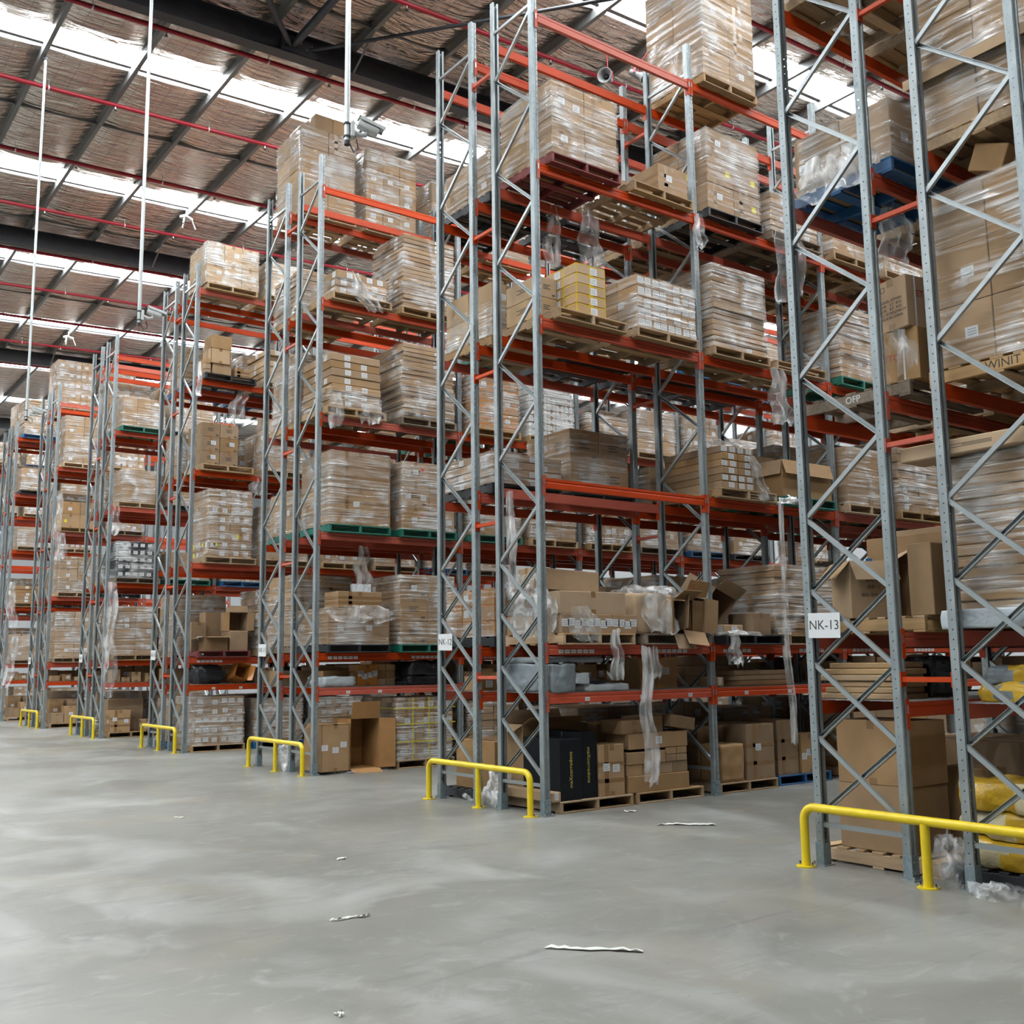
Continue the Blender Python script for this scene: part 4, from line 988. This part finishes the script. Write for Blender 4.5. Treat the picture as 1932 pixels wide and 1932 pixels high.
carton('brown carton on top of the pile under NK-12 toward the rack end', 1.30, 1.72, fy + .10, fy + .5, zz, zz + .17, '')
carton('long brown carton on top of the pile under NK-12', 1.74, 2.12, fy + .22, fy + .6, zz, zz + .20, 'n')
carton('tilted brown carton sliding off the pile under NK-12', 2.13, 2.58, fy + .10, fy + .5, zz + .03, zz + .19, 'n', tilt=(0, R(9)))
for k in range(2): carton('brown carton at the back of the pallet under NK-12', 1.36 + .54 * k, 1.89 + .54 * k, fy + .64, fy + 1.1, z0, z0 + .82, '', 'kraft', group=G1)
# wire shelf
zs = LEV[1] + .0105
soft('plastic_bundle', 'large grey plastic-wrapped bundle on the wire shelf of NK-12', 'bundle', (.27, 10.24, zs), (.36, 1.06, .335), 'grey_plastic', .03, 7, .10, 3., n=15)
soft('plastic_bundle', 'flat grey wrapped panel lying atop the large grey bundle', 'bundle', (.52, 10.25, zs + .345), (.86, .95, .07), 'grey_plastic', .012, 5, .10, 8.)
soft('plastic_bundle', 'dark grey wrapped panel leaning beside the grey bundle on NK-12', 'bundle', (1.02, 10.35, zs + .11), (.62, .5, .09), 'grey_plastic', .012, 6, .12, 5., (R(8), R(14), 0))
soft('plastic_parcel', 'pale silver parcel flat on the wire shelf of NK-12', 'parcel', (.98, 9.95, zs), (.72, .42, .085), 'pale_plastic', .02, 6, .15, 1.)
soft('plastic_parcel', 'small pale parcel beside the grey bundle on the NK-12 wire shelf', 'parcel', (.55, 9.86, zs + .09), (.22, .3, .13), 'pale_plastic', .03, 7, .2, 2.)
carton('orange-taped carton on the wire shelf of NK-12', 1.78, 2.44, 10.02, 10.55, zs, zs + .40, 'eL', 'kraft', 'tape_orange')
carton('low brown carton at the back of the NK-12 wire shelf', 1.15, 1.72, 10.3, 10.62, zs, zs + .12, 'n')
# second level, outer pallet: labelled cartons, long cartons, film
pallet('new', (.75, A12 - 1.784, LEV[2] + .001), .01, ', second level of NK-12, first bay, outer end', True)
zp = LEV[2] + PH + .001; yq = A12 - 1.784 - .56
for k in range(3): carton('brown carton with white labels in the low row on NK-12', .18 + .40 * k, .575 + .40 * k, yq, yq + .55, zp, zp + .23, 'nLL', group='labelled cartons in a row on the second level of NK-12')
for k in range(3): carton('brown carton behind the labelled row on NK-12', .18 + .40 * k, .575 + .40 * k, yq + .56, yq + 1.1, zp, zp + .23, 'n', group='cartons at the back of the second level of NK-12')
carton('long tan carton lying on the labelled row on NK-12', .17, 1.22, yq + .02, yq + .5, zp + .23, zp + .50, '', 'kraft_pale')
carton('long tan carton with torn end on top of the NK-12 pile', .12, 1.06, yq + .36, yq + .76, zp + .530, zp + .79, 'x', 'kraft_pale', tilt=(0, R(2.5)), rotz=R(-7))
hang_film('sheet of clear film draped down the end of the NK-12 second level pile', (.115, 10.15, zp + .74), .78, .95, 4., 'y', 3, (.0, -.02), 'film_ball')
hang_film('crumpled film draped over the labelled cartons on NK-12', (.42, yq - .03, zp + .32), .42, .5, 9., 'x', 2, (.15, -.03))
hang_film('thin film tail hanging from the labelled cartons on NK-12', (1.0, yq - .04, zp + .05), .62, .22, 14., 'x', 1.2)
# second level, inner pallet: crushed cartons
pallet('grey', (2.10, A12 - 1.784, LEV[2] + .001), -.01, ', second level of NK-12, first bay, inner end', True)
soft('crushed_carton', 'crushed brown carton under film on the second level of NK-12', 'box', (1.76, yq + .42, zp), (.66, .7, .52), 'kraft_pale', .05, 3.0, .03, 6., n=13)
open_carton('torn open carton showing its inside on NK-12 second level', (2.12, yq + .42, zp + .235), (.40, .44, .44), (R(92), 0, R(8)), (70, 35, 60, 80), 'kraft', .05, 2., .2)
open_carton('gaping torn carton next to the upright on NK-12 second level', (2.47, yq + .42, zp + .245), (.34, .46, .44), (R(88), R(6), R(-10)), (55, 60, 20, 95), 'kraft', .06, 7., .22)
film_pile('crumpled clear film heaped on the crushed cartons of NK-12', (2.0, yq + .45, zp + .475), (1.1, .7, .16), 3., 'film_loose')
hang_film('loose film flung over the crushed carton of NK-12', (1.74, yq + .03, zp + .50), .50, .62, 5.1, 'x', 3, (.1, -.05))
hang_film('long twisted film tail hanging below the crushed cartons of NK-12', (1.48, 9.60, 1.93), 1.66, .26, 3.3, 'x', .9, (.03, 0))
hang_film('short torn film rag hanging beside the long tail on NK-12', (1.68, 9.66, 1.93), .40, .2, 7.3, 'x', 1.5)
# fourth level outer pallet: yellow-taped cartons
pallet('wood', (.77, A12 - 1.784, LEV[4] + .001), .02, ', fourth level of NK-12, first bay, outer end', True)
zp = LEV[4] + PH + .001
for k in range(5): carton('yellow-taped tan carton stacked on the fourth level of NK-12', .54, 1.02, yq + .02, yq + .62, zp + .132 * k, zp + .132 * k + .13, 'el', 'kraft_pale', 'tape_yellow', group='yellow-taped cartons')
for k in range(2): carton('tan carton behind the yellow-taped stack on NK-12', .20, .53, yq + .4, yq + 1.05, zp + .27 * k, zp + .268 + .27 * k, 'np', 'kraft_pale', group='cartons behind the yellow-taped stack')
carton('brown carton at the back of the yellow-taped pallet on NK-12', .56, 1.2, yq + .64, yq + 1.1, zp, zp + .42, 'l')
# fifth level inner pallet: one carton
pallet('wood', (2.10, A12 - 1.784, LEV[5] + .001), .03, ', fifth level of NK-12, first bay, inner end', True)
zp = LEV[5] + PH + .001
carton('single brown carton with tape cross on fifth level pallet of NK-12', 2.04, 2.60, yq + .02, yq + .55, zp, zp + .40, 'bl')
carton('small brown carton beside the single carton on NK-12 fifth level', 1.60, 1.86, yq + .35, yq + .75, zp, zp + .18, '')
hang_film('clear film curtain hanging under the fifth level of NK-12', (1.40, 10.38, 7.94), .98, .46, 5.5, 'x', 1.5, (.05, 0))
hang_film('clear film tuft hanging at the NK-12 middle upright', (2.87, 9.70, 7.98), .48, .22, 2.2, 'x', 2)
hang_film('torn film strip beside the film curtain on NK-12', (.95, 10.62, 7.95), .85, .3, 8.8, 'x', 1.5)
hang_film('long film strip hanging behind NK-12 third level', (.12, 10.55, 3.90), 1.25, .22, 1.8, 'y', 1.3)
# ------------------------------------------------------------------ rack NK-12, second bay
pallet('wood', (3.52, fy + .02 + PW / 2, 0), .0, ' on the floor under the second bay of NK-12', True)
carton('big tall taped carton with white label under second bay of NK-12', 3.50, 4.06, fy + .03, fy + 1.0, z0, z0 + .74, 'bl')
carton('long taped carton behind the dented one under NK-12', 2.96, 3.48, fy + .42, fy + 1.12, z0, z0 + .72, 'b')
soft('dented_carton', 'dented brown carton with crumpled top under second bay of NK-12', 'box', (3.2, fy + .22, z0), (.46, .38, .50), 'kraft', .022, 6, .07, 2., n=11)
pallet('blue', (4.80, fy + .1 + PW / 2, 0), .0, ' on the floor under the second bay of NK-12', True)
carton('tall brown carton on the blue pallet under NK-12', 4.27, 4.72, fy + .15, fy + .8, z0, z0 + .76, 'b')
carton('brown carton with white labels on the blue pallet under NK-12', 4.75, 5.15, fy + .12, fy + .7, z0, z0 + .55, 'LL')
carton('small carton with white label on the second bay wire shelf of NK-12', 2.95, 3.10, 9.80, 10.1, zs, zs + .13, 'nl', 'kraft_pale')
for k in range(3): carton('flat carton in the low stack on the second bay wire shelf', 3.42 - .02 * k, 4.50, 9.82 + .02 * k, 10.4, zs + .07 * k, zs + .068 + .07 * k, 'n', group='flat cartons on the second bay wire shelf of NK-12')
for k in range(3): carton('flat carton stacked at the back of the wire shelf', 3.0, 3.9, 10.42, 10.7, zs + .14 * k, zs + .138 + .14 * k, 'n', 'kraft', group='cartons at the back of the second bay wire shelf of NK-12')
pallet('black', (3.56, A12 - 1.784, LEV[2] + .001), .0, ', second level of NK-12, second bay, outer end', True)
zp = LEV[2] + PH + .001
carton('low carton with label on film-covered pallet of NK-12', 2.97, 3.36, yq + .02, yq + .4, zp, zp + .13, 'nl')
carton('square brown carton under the tipped one on NK-12', 3.60, 3.98, yq + .06, yq + .5, zp, zp + .30, '')
open_carton('tipped open carton gaping downward on second level of NK-12', (3.22, yq + .80, zp + .62), (.50, .44, .56), (R(118), R(18), R(6)), (None, 70, None, None), 'kraft', 0, 0, .2)
film_pile('crumpled film on the second level pallet edge of NK-12', (3.25, yq + .0, zp - .02), (.9, .3, .07), 12., 'film_loose')
hang_film('small film rag hanging at the NK-12 middle upright', (3.1, yq - .05, zp - .02), .38, .25, 6.1, 'x', 1.5)
load(12, 'n', 1, 3, 1, 'green', None)
zp = LEV[3] + PH + .001
open_carton('huge open brown carton on the green pallet of NK-12', (4.95, A12 - 1.784, zp), (1.12, 1.0, .55), flaps=(165, 8, 170, None), flaplen=.22)
carton('brown carton stuffed beside the huge open one on NK-12', 4.40, 4.9, yq + .62, yq + 1.04, zp + .01, zp + .70, 'n', 'kraft')
film_pile('clear film cap over the long cartons of NK-12 third level', (3.42, A12 - 1.9, zp + .602), (.75, .9, .13), 8., 'film_loose')
hang_film('film tail trailing from long cartons on NK-12 third level', (3.62, yq - .02, zp + .5), .62, .3, 4.4, 'x', 1.2, (.30, -.05))
hang_film('bell-shaped film rag hanging from fourth level of NK-12', (4.30, 9.62, 5.95), .85, .50, 2.9, 'x', 1.3, (.05, 0))
hang_film('long twisted film rope hanging from third level of NK-12', (4.22, 9.60, 3.95), 3.35, .17, 6.6, 'x', .6, (-.02, 0))
film_pile('bundle of film caught on the third level beam of NK-12', (4.45, 9.64, 3.94), (.5, .25, .12), 2.)

# ------------------------------------------------------------------ rack NK-13
A13 = ROW_Y[13]
zp = PH
carton('big plain brown carton at the bottom behind the NK-13 end frame', .22, .78, 5.20, 5.90, zp, zp + .545, 'n', 'kraft')
carton('big plain brown carton on top behind the NK-13 end frame', .22, .78, 5.19, 5.89, zp + .545, zp + 1.08, 'x', 'kraft')
carton('narrow brown carton standing on the NK-13 floor pallet', 1.0, 1.3, 4.95, 5.4, zp, zp + .66, 'n', 'kraft')
for k in range(6): carton('long flat tan carton stacked on the NK-13 wire shelf', .14 + .012 * (k % 3), .62, 5.22 + .03 * (k % 2), 5.98 - .05 * (k % 3), zs + .052 * k, zs + .05 + .052 * k, 'n', 'kraft_pale', group='flat tan cartons on the NK-13 wire shelf')
soft('plastic_bundle', 'dark bag behind film on the NK-13 wire shelf', 'bundle', (.95, 5.45, zs), (.5, .5, .36), 'black_plastic', .03, 5, .2, 4.)
zp = LEV[2] + PH + .001
c = open_carton('open tan carton with printed characters on the NK-13 second level', (.42, 5.66, zp), (.42, .40, .50), (0, 0, R(-30)), (150, 100, 140, 60), 'kraft_pale')
b = MB(); b.box(-.06, -.0, -.2015, -.2005, .40, .52, 'tape_blue'); obj('blue_tape', b.mesh('blue_tape'), c)
for k, (u, v, tx) in enumerate(((0, .33, '型号  M1'), (0, .27, '名称  C'), (0, .20, '地址 深圳 宝安'))): obj('lettering', text_mesh(tx, .036, 'ink'), c, (u, -.2012, v), FACE_Y)
carton('wide brown carton behind the printed one on NK-13', .72, 1.25, 5.10, 5.85, zp, zp + .50, 'n', 'kraft')
carton('wide brown carton lying across the top on NK-13 second level', .70, 1.28, 5.0, 5.8, zp + .50, zp + .74, 'n', 'kraft')
carton('tall narrow brown carton at the pallet corner on NK-13', .22, .50, 4.86, 5.08, zp, zp + .60, 'n', 'kraft')
carton('pale tall carton standing behind on NK-13 second level', .75, 1.2, 4.86, 5.06, zp, zp + .92, 'n', 'kraft_pale')
b0 = obj('lettering', text_mesh('HR', .06, 'ink'), None, (.162, 5.48, LEV[2] + .068), FACE_X)
zp = LEV[3] + PH + .001
c1 = carton('strapped brown carton under film on the NK-13 third level', .22, .62, 4.86, 5.22, zp, zp + .46, 'x', 'kraft', rotz=R(4))
c2 = carton('printed brown carton on top with model and weight markings', .20, .60, 4.86, 5.20, zp + .46, zp + .92, 'x', 'kraft', rotz=R(-9))
for k, tx in enumerate(('MODEL: ETPS001', 'N.W.   5.7   KGS', 'G.W.   8.7   KGS', 'MEAS: 37.5X32X45CM', 'MADE IN CHINA')): obj('lettering', text_mesh(tx, .034, 'ink'), c2, (-.2015, -.0, .27 - .038 * k), FACE_X)
obj('lettering', text_mesh('ETOS', .085, 'ink_red'), c2, (.02, -.1715, .30), FACE_Y); obj('lettering', text_mesh('ETOS', .085, 'ink_red'), c1, (-.2015, .05, .22), FACE_X)
for c in (c1, c2):
    b = MB(); b.box(-.10, -.085, -.1725, -.1705, 0, .46, 'paper') if c is c2 else b.box(-.2022, -.2005, -.05, -.035, 0, .46, 'paper'); obj('strap', b.mesh('strap'), c)
b = MB()
for u in (.06, .12): b.box(-.2012, -.2002, u, u + .042, .36, .41, 'ink'); b.box(-.2017, -.2007, u + .006, u + .036, .366, .404, 'kraft')
obj('handling_mark', b.mesh('handling_mark'), c2)
hang_film('film scarf over the lower strapped carton on NK-13', (.19, 5.04, zp + .45), .40, .42, 3.7, 'y', 2)
obj_ofp = None
# sacks and rolls on the far half of the aisle end
pallet('black', (.75, A13 - 1.784 + .1, 0), .0, ' under the yellow sacks of NK-13', True)
for k, (dx, dy, s) in enumerate(((0, 0, 1.), (.03, .05, 2.), (-.02, -.02, 3.))):
    soft('sack', ('bottom', 'middle', 'top')[k] + ' yellow and cream plastic sack in the NK-13 floor stack', 'sack', (.52 + dx, 4.30 + dy * .4, PH + .215 * k), (.62, .98, .22), 'sack_yellow', .055, 4.5, .36, s * 3.3, n=17, m2='sack_cream', group='yellow sacks')
for k in range(3):
    soft('plastic_roll', 'yellow and grey wrapped roll lying on the NK-13 wire shelf', 'roll', (.24 + .05 * k, 4.0 + .1 * k, zs + .13 * (k == 2)), (.17, 1.1 - .25 * k, .14), 'sack_yellow', .045, 8, .30, k * 2.7 + 1, (0, 0, R(8 * (k - 1))), 11, 'grey_plastic', 'wrapped rolls')
carton('brown carton at the end of the NK-13 wire shelf', .3, .8, 3.62, 3.95, zs + .16 + .14, zs + .46 + .14, 'n') if False else None
zt = LEV[2] + PH + 1.25
carton('long tan carton lying atop the flat carton tower of NK-13', .06, .40, 3.75, 4.98, zt + .006, zt + .13, 'np', 'kraft_pale')
carton('second long tan carton beneath the top one on NK-13', .42, .70, 3.8, 4.9, zt + .006, zt + .12, 'n', 'kraft_pale')
soft('plastic_sheet', 'white plastic sheeting bunched under the flat carton tower of NK-13', 'plastic film', (.13, A13 - 1.784, LEV[2] + .01), (.10, 1.2, .15), 'pale_plastic', .02, 7, .15, 9.)
zt = LEV[3] + PH + 1.5
carton('small carton with white label tilted atop the NK-13 third level load', .25, .55, 4.02, 4.32, zt + .075, zt + .30, 'nl', tilt=(R(22), 0))
b = MB(); zc = LEV[4] + .001 + PH + .565; b.box(.10, 1.36, 3.54, 4.74, zc, zc + .008, 'kraft_pale'); b.box(.095, .103, 3.54, 4.74, zc - .085, zc + .006, 'kraft_pale'); b.box(.10, 1.36, 3.532, 3.54, zc - .085, zc + .006, 'kraft_pale')
tag(obj('cardboard_sheet', b.mesh('cardboard_sheet')), 'folded cardboard sheet between two wrapped loads, fourth level of NK-13', 'cardboard')
film_pile('heap of clear film spilling onto the floor beside NK-13', (.10, 4.81, 0), (.34, .34, .34), 5., 'film_clear', .3)
film_pile('trail of clear film on the floor beside the NK-13 guard', (-.16, 4.22, 0), (.20, .62, .11), 9., 'film_clear', -.15)
hang_film('torn film hanging from the blue pallet of NK-13', (.12, 6.05, 5.95), .85, .4, 4.9, 'y', 1.5)
hang_film('film rag hanging beneath the NK-13 fourth level', (.7, 5.3, 5.9), .6, .4, 7.9, 'y', 1.5)
hang_film('film skirt around the blue pallet corner of NK-13', (.1, 5.5, 6.35), .42, 1.0, 1.9, 'y', 1.5)

# ------------------------------------------------------------------ rack NK-11
A11 = ROW_Y[11]; f1 = A11 - 2.36; zs = LEV[1] + .0105
film_pile('flattened clear film under the cartons of NK-11', (.75, f1 + .40, 0), (1.1, .8, .04), 4., 'film_loose')
carton('big brown carton with two white labels on the NK-11 floor', .10, .61, f1 + .1, f1 + .75, .045, .80, 'lLe')
open_carton('tall orange-brown carton lying open toward the aisle under NK-11', (.92, f1 + .75, .46), (.54, .82, .60), (R(90), 0, 0), (20, 80, 160, 75), 'carton_orange', 0, 0, .28)
t = [o for o in bpy.data.objects if o.get('label', '').startswith('yellow-strapped')][0]
b = MB()
for zz in (.3, .6, .86): b.box(-.60, .60, -.583, -.579, zz, zz + .014, 'sticker_yellow'); b.box(-.602, -.598, -.58, .58, zz, zz + .014, 'sticker_yellow')
for xx in (-.28, .05, .34): b.box(xx, xx + .014, -.583, -.579, 0, 1.05, 'sticker_yellow')
obj('strapping', b.mesh('strapping'), t)
soft('plastic_parcel', 'pale blue-white parcels slumped on the wire shelf of NK-11', 'parcel', (.45, f1 + .45, zs), (.62, .6, .16), 'pale_plastic', .04, 6, .25, 3.)
carton('small brown carton behind the parcels on NK-11 wire shelf', .42, .85, f1 + .72, f1 + 1.1, zs, zs + .26, 'n')
carton('orange carton with two white labels on NK-11 wire shelf', .92, 1.30, f1 + .42, f1 + .75, zs, zs + .36, 'LL', 'tape_orange')
for k in range(6): carton('small brown carton in the block on NK-11 wire shelf', 1.32 + .19 * (k % 2), 1.505 + .19 * (k % 2), f1 + .5, f1 + .8, zs + .12 * (k // 2), zs + .118 + .12 * (k // 2), 'n', group='small cartons on the NK-11 wire shelf')
soft('plastic_bundle', 'large black plastic bag on the wire shelf of NK-11', 'bundle', (2.15, f1 + .5, zs + .15), (.75, .7, .25), 'black_plastic', .05, 4, .3, 5.)
soft('plastic_bundle', 'flat black plastic bag beneath the larger bag on NK-11', 'bundle', (2.15, f1 + .5, zs), (.8, .7, .155), 'black_plastic', .02, 4, .2, 6.)
zt = LEV[2] + PH + .612
carton('taped brown carton on top of the big wrapped one on NK-11', .36, 1.18, A11 - 1.784 - .5, A11 - 1.784, zt, zt + .27, 'b')
hang_film('film scarf over the big wrapped carton on NK-11', (.75, A11 - 2.41, LEV[2] + .78), .3, 1.1, 2.5, 'x', 3)
hang_film('film fringe hanging under the third level of NK-11', (1.08, 16.2, 3.8), .75, .35, 3.1, 'x', 1.5)
hang_film('film rag spilling from collapsed cartons on NK-11 fifth level', (.55, 15.6, 8.5), .65, .42, 6.5, 'x', 1.5, (.35, 0))
hang_film('film tuft hanging at the NK-11 fourth level beam', (.22, 15.58, 6.3), .6, .3, 9.2, 'x', 2)
hang_film('film rags hanging beside the flat cartons on NK-11', (.9, 15.58, 6.2), .35, .5, 1.1, 'x', 2)
x, y, z = slot(11, 'f', 0, 6, 0)
for k in range(4): carton('brown carton on the very top of NK-11 above the roofline', x - .27 + .37 * (k % 2), x + .09 + .37 * (k % 2), y - .52 + .5 * (k // 2), y - .04 + .5 * (k // 2), z + PH + 1.632, z + PH + 1.95, 'x', group='cartons on the very top of NK-11')
film_pile('white plastic bag of film on the floor between the NK-11 frames', (.12, 16.89, 0), (.5, .36, .5), 6.)
film_pile('white plastic bag of film on the floor between the NK-12 frames', (.15, 10.87, 0), (.45, .36, .38), 3.)
film_pile('small heap of clear film on the floor by the NK-12 end', (.25, 11.55, 0), (.25, .40, .11), 8.)

# ------------------------------------------------------------------ rack NK-10 and beyond
A10 = ROW_Y[10]; f0 = A10 - 2.36
zp = LEV[2] + .001; pallet('red', (.75, A10 - 1.784, zp), .0, ', second level of NK-10, first bay, outer end', False); zp += PH
open_carton('brown carton standing open with flap out on NK-10', (.62, f0 + .32, zp), (.50, .40, .30), (0, 0, 0), (95, 120, 100, 100), 'kraft', 0, 0, .2)
carton('brown carton with blue tape on the NK-10 second level', .90, 1.30, f0 + .08, f0 + .6, zp, zp + .42, 'n', tape='tape_blue')
open_carton('brown carton lying open toward the aisle atop the blue-taped one', (1.1, f0 + .62, zp + .63), (.42, .40, .5), (R(90), 0, 0), (80, 100, 90, 90), 'kraft', .02, 3., .14)
carton('brown carton with white label at the rack end of NK-10 second level', .22, .55, f0 + .55, f0 + .95, zp, zp + .62, 'l')
carton('tall brown cartons with yellow strap behind on NK-10 second level', .58, 1.0, f0 + .7, f0 + 1.1, zp, zp + .85, 'n')
soft('plastic_bundle', 'crumpled black bag on the wire shelf of NK-10', 'bundle', (.55, f0 + .5, zs), (.55, .6, .38), 'black_plastic', .07, 5, .4, 3.)
open_carton('torn orange mailer box gaping on the wire shelf of NK-10', (1.18, f0 + .5, zs + .17), (.30, .35, .4), (R(75), R(20), 0), (None, 60, None, 40), 'tape_orange', .03, 5., .12)
zp = LEV[5] + .001; pallet('black', (.75, A10 - 1.784, zp), .0, ', fifth level of NK-10, first bay, outer end', False); zp += PH
carton('brown carton at the bottom of the loose NK-10 fifth level stack', .36, .78, f0 + .1, f0 + .6, zp, zp + .26, '', 'kraft')
carton('tan taped carton in the middle of the NK-10 fifth level stack', .30, .75, f0 + .08, f0 + .58, zp + .26, zp + .60, 'e', 'kraft_pale')
carton('brown carton on top of the NK-10 fifth level stack', .33, .78, f0 + .1, f0 + .6, zp + .60, zp + .90, 'n')
carton('tan carton standing alone on the NK-10 fifth level pallet', .90, 1.25, f0 + .2, f0 + .6, zp, zp + .26, 'b')
for k in range(3): carton('small flat carton at the rack end of the NK-10 fifth level', .18 + .01 * k, .34, f0 + .15, f0 + .7, zp + .12 * k, zp + .118 + .12 * k, 'n', 'kraft_pale', group='small flat cartons on NK-10')
hang_film('film streamer hanging below the fifth level of NK-10', (1.15, 22.0, 7.97), .9, .45, 4.1, 'x', 1.2, (-.15, 0))
hang_film('film wad caught on the end upright of NK-10', (.03, 21.74, 8.3), .75, .35, 2.1, 'y', 1.5)
hang_film('film bunch hanging between pallets on NK-10 fourth level', (1.47, 21.79, 5.97), .5, .4, 8.3, 'x', 1.5)
A9 = ROW_Y[9]; f9 = A9 - 2.36
hang_film('long film curtain hanging down the end upright of NK-9', (.08, f9 + .0, 3.95), 2.9, .42, 3.6, 'x', .8)
hang_film('white film tuft hanging at the fourth level of NK-9', (.12, f9 + .10, 5.95), .75, .28, 5.6, 'x', 1.3)
pallet('wood', (.75, f9 + .7, 0), .0, ' on the floor under NK-9', False)
carton('brown carton with two white labels on the NK-9 floor pallet', .22, .72, f9 + .15, f9 + .65, PH, PH + .55, 'Lb')
carton('wide brown carton behind on the NK-9 floor pallet', .3, 1.2, f9 + .7, f9 + 1.2, PH, PH + .82, 'n', 'kraft')
carton('low carton with labels beside the film on the NK-9 floor', 1.0, 1.28, f9 + .1, f9 + .5, PH, PH + .3, 'L')
hang_film('film streamer on the NK-8 end upright', (.1, ROW_Y[8] - 2.36, 7.2), 2.2, .3, 2.7, 'x', 1)
hang_film('white film hanging over the NK-8 third level', (.2, ROW_Y[8] - 2.38, 5.9), .8, .4, 9.7, 'x', 1)
hang_film('film streamer on the NK-7 end upright', (.1, ROW_Y[7] - 2.36, 4.8), 1.6, .4, 6.7, 'x', 1)
hang_film('white film sheet slumped at the NK-7 second level', (.25, ROW_Y[7] - 2.36, 2.9), 1.7, .4, 5.2, 'x', 1, (-.2, 0))
for r in (8, 7):
    fr = ROW_Y[r] - 2.36; pallet('wood', (.75, fr + .7, 0), .0, ' on the floor under %s' % ORD[r], False)
    for k in range(3): carton('brown carton piled on the floor pallet of %s' % ORD[r], .22 + .36 * k, .56 + .36 * k, fr + .15, fr + .6, PH, PH + .3 + .2 * (k == 1), ('', 'l', 'e')[k], tape='tape_orange' if k == 2 else 'tape', group='loose cartons on the floor pallet of %s' % ORD[r])
    for k in range(2): carton('brown carton on top of the floor pile of %s' % ORD[r], .25 + .5 * k, .65 + .5 * k, fr + .62, fr + 1.1, PH, PH + .7, 'l', group='loose cartons behind on the floor pallet of %s' % ORD[r])
# small cartons along the wire shelves of the further racks
for (r, side, xs) in ((10, 'n', (1.7, 2.0, 2.35)), (9, 'n', (.25, .5, .75, 1.1)), (8, 'n', (.2, .5, .85)), (7, 'n', (.2, .5)), (11, 'n', (3.0, 3.4, 3.8, 4.2, 4.7, 5.1, 6.0, 6.4, 6.8)), (12, 'f', (.15, .6, 1.1, 1.6, 2.1)), (12, 'n', (5.8, 6.3, 6.9))):
    yb = uy(r)[3] + .12 if side == 'n' else uy(r)[1] + .12
    for i, x0 in enumerate(xs):
        rr = random.Random(r * 50 + i); wd = rr.uniform(.2, .3); hh = rr.uniform(.1, .34)
        carton('small brown carton on the wire shelf of %s%s' % (ORD[r], ' rear half' if side == 'f' else ''), x0, x0 + wd, yb, yb + .4, zs, zs + hh, rr.choice(['n', 'l', '']), rr.choice(['kraft', 'kraft_pale', 'kraft']), group='small cartons on the wire shelf of %s%s' % (ORD[r], ' rear half' if side == 'f' else ''))

# boxes stored deep on the wire shelves
for (r, side, bays) in ((11, 'n', (1, 2, 3, 4)), (12, 'f', (1, 2, 3, 4)), (12, 'n', (2, 3, 4)), (11, 'f', (0, 1, 2)), (10, 'n', (1, 2)), (13, 'f', (1, 2)), (10, 'f', (0, 1)), (9, 'f', (0,)), (8, 'f', (0,))):
    yb = uy(r)[3] + .34 if side == 'n' else uy(r)[1] + .30
    for bay in bays:
        x0 = bay * BAY + .12
        for i in range(4):
            rr = random.Random(r * 91 + bay * 7 + i); wd = rr.uniform(.5, .62); hh = rr.uniform(.26, .43)
            carton('brown carton stored deep on the wire shelf of %s%s' % (ORD[r], ' rear half' if side == 'f' else ''), x0, x0 + wd, yb, yb + .45, zs, zs + hh, rr.choice(['n', 'l', 'x']), rr.choice(['kraft', 'kraft', 'kraft']), group='cartons deep on the wire shelf of %s%s' % (ORD[r], ' rear half' if side == 'f' else '')); x0 += wd + .04

# stencilled words on pallet bearers
for o in bpy.data.objects:
    lb = o.get('label', '')
    if lb == 'weathered grey timber pallet, third level of NK-13 rear half, first bay, outer end': pass
def stencil(prefix, s, size, m, dy, flip=False):
    for o in bpy.data.objects:
        if o.get('label', '').startswith(prefix):
            obj('lettering', text_mesh(s, size, m), o, (-PW / 2 - .0012, dy, .068), (R(90), R(180) if flip else 0, R(-90))); return o
stencil('weathered grey timber pallet, third level of NK-13', 'OFP', .085, 'paper', -.02)
stencil('pale new timber pallet, third level of NK-13', 'WINIT', .10, 'ink', -.05)
h = stencil('pale new timber pallet, second level of NK-13', 'HR', .05, 'ink', .1)
bpy.data.objects.remove(b0)

# ------------------------------------------------------------------ scraps on the floor
def scrap(label, c, L, wd, rot, seed):
    b = MB(); n = 16
    def fn(i, j):
        u = i / (n - 1); k = .5 + .5 * math.sin(u * PI) + .5 * nz3(u * 5, seed, 0)
        if u > .68: k *= 1.6
        return ((u - .5) * L, (j / 3 - .5) * wd * k + .08 * nz3(u * 2, seed, 3), .006 + .03 * abs(nz3(u * 7, j * 2, seed)))
    b.grid(n, 4, fn, 'paper_scrap')
    return tag(obj('paper_scrap', b.mesh('paper_scrap'), None, (c[0], c[1], 0.001), (0, 0, rot)), label, 'litter')
scrap('long torn strip of white paper on the bare concrete floor', (-3.29, 5.12), .60, .045, R(-47), 1.)
scrap('short torn strip of white paper on the open concrete floor', (-4.06, 6.81), .30, .03, R(-4), 4.)
scrap('crumpled pale strip of film in the aisle before NK-12', (.72, 8.25), .62, .08, R(-40), 7.)
scrap('tiny white scrap on the floor beside the NK-12 pallets', (.95, 9.39), .12, .06, .3, 2.)
scrap('tiny white paper chip on the open floor', (-3.07, 8.87), .11, .03, .4, 5.)
scrap('speck of white paper near the short torn strip', (-5.06, 5.0), .06, .02, .9, 6.)
scrap('pale flake of paper on the floor toward NK-11', (-3.3, 12.5), .12, .03, .1, 8.)
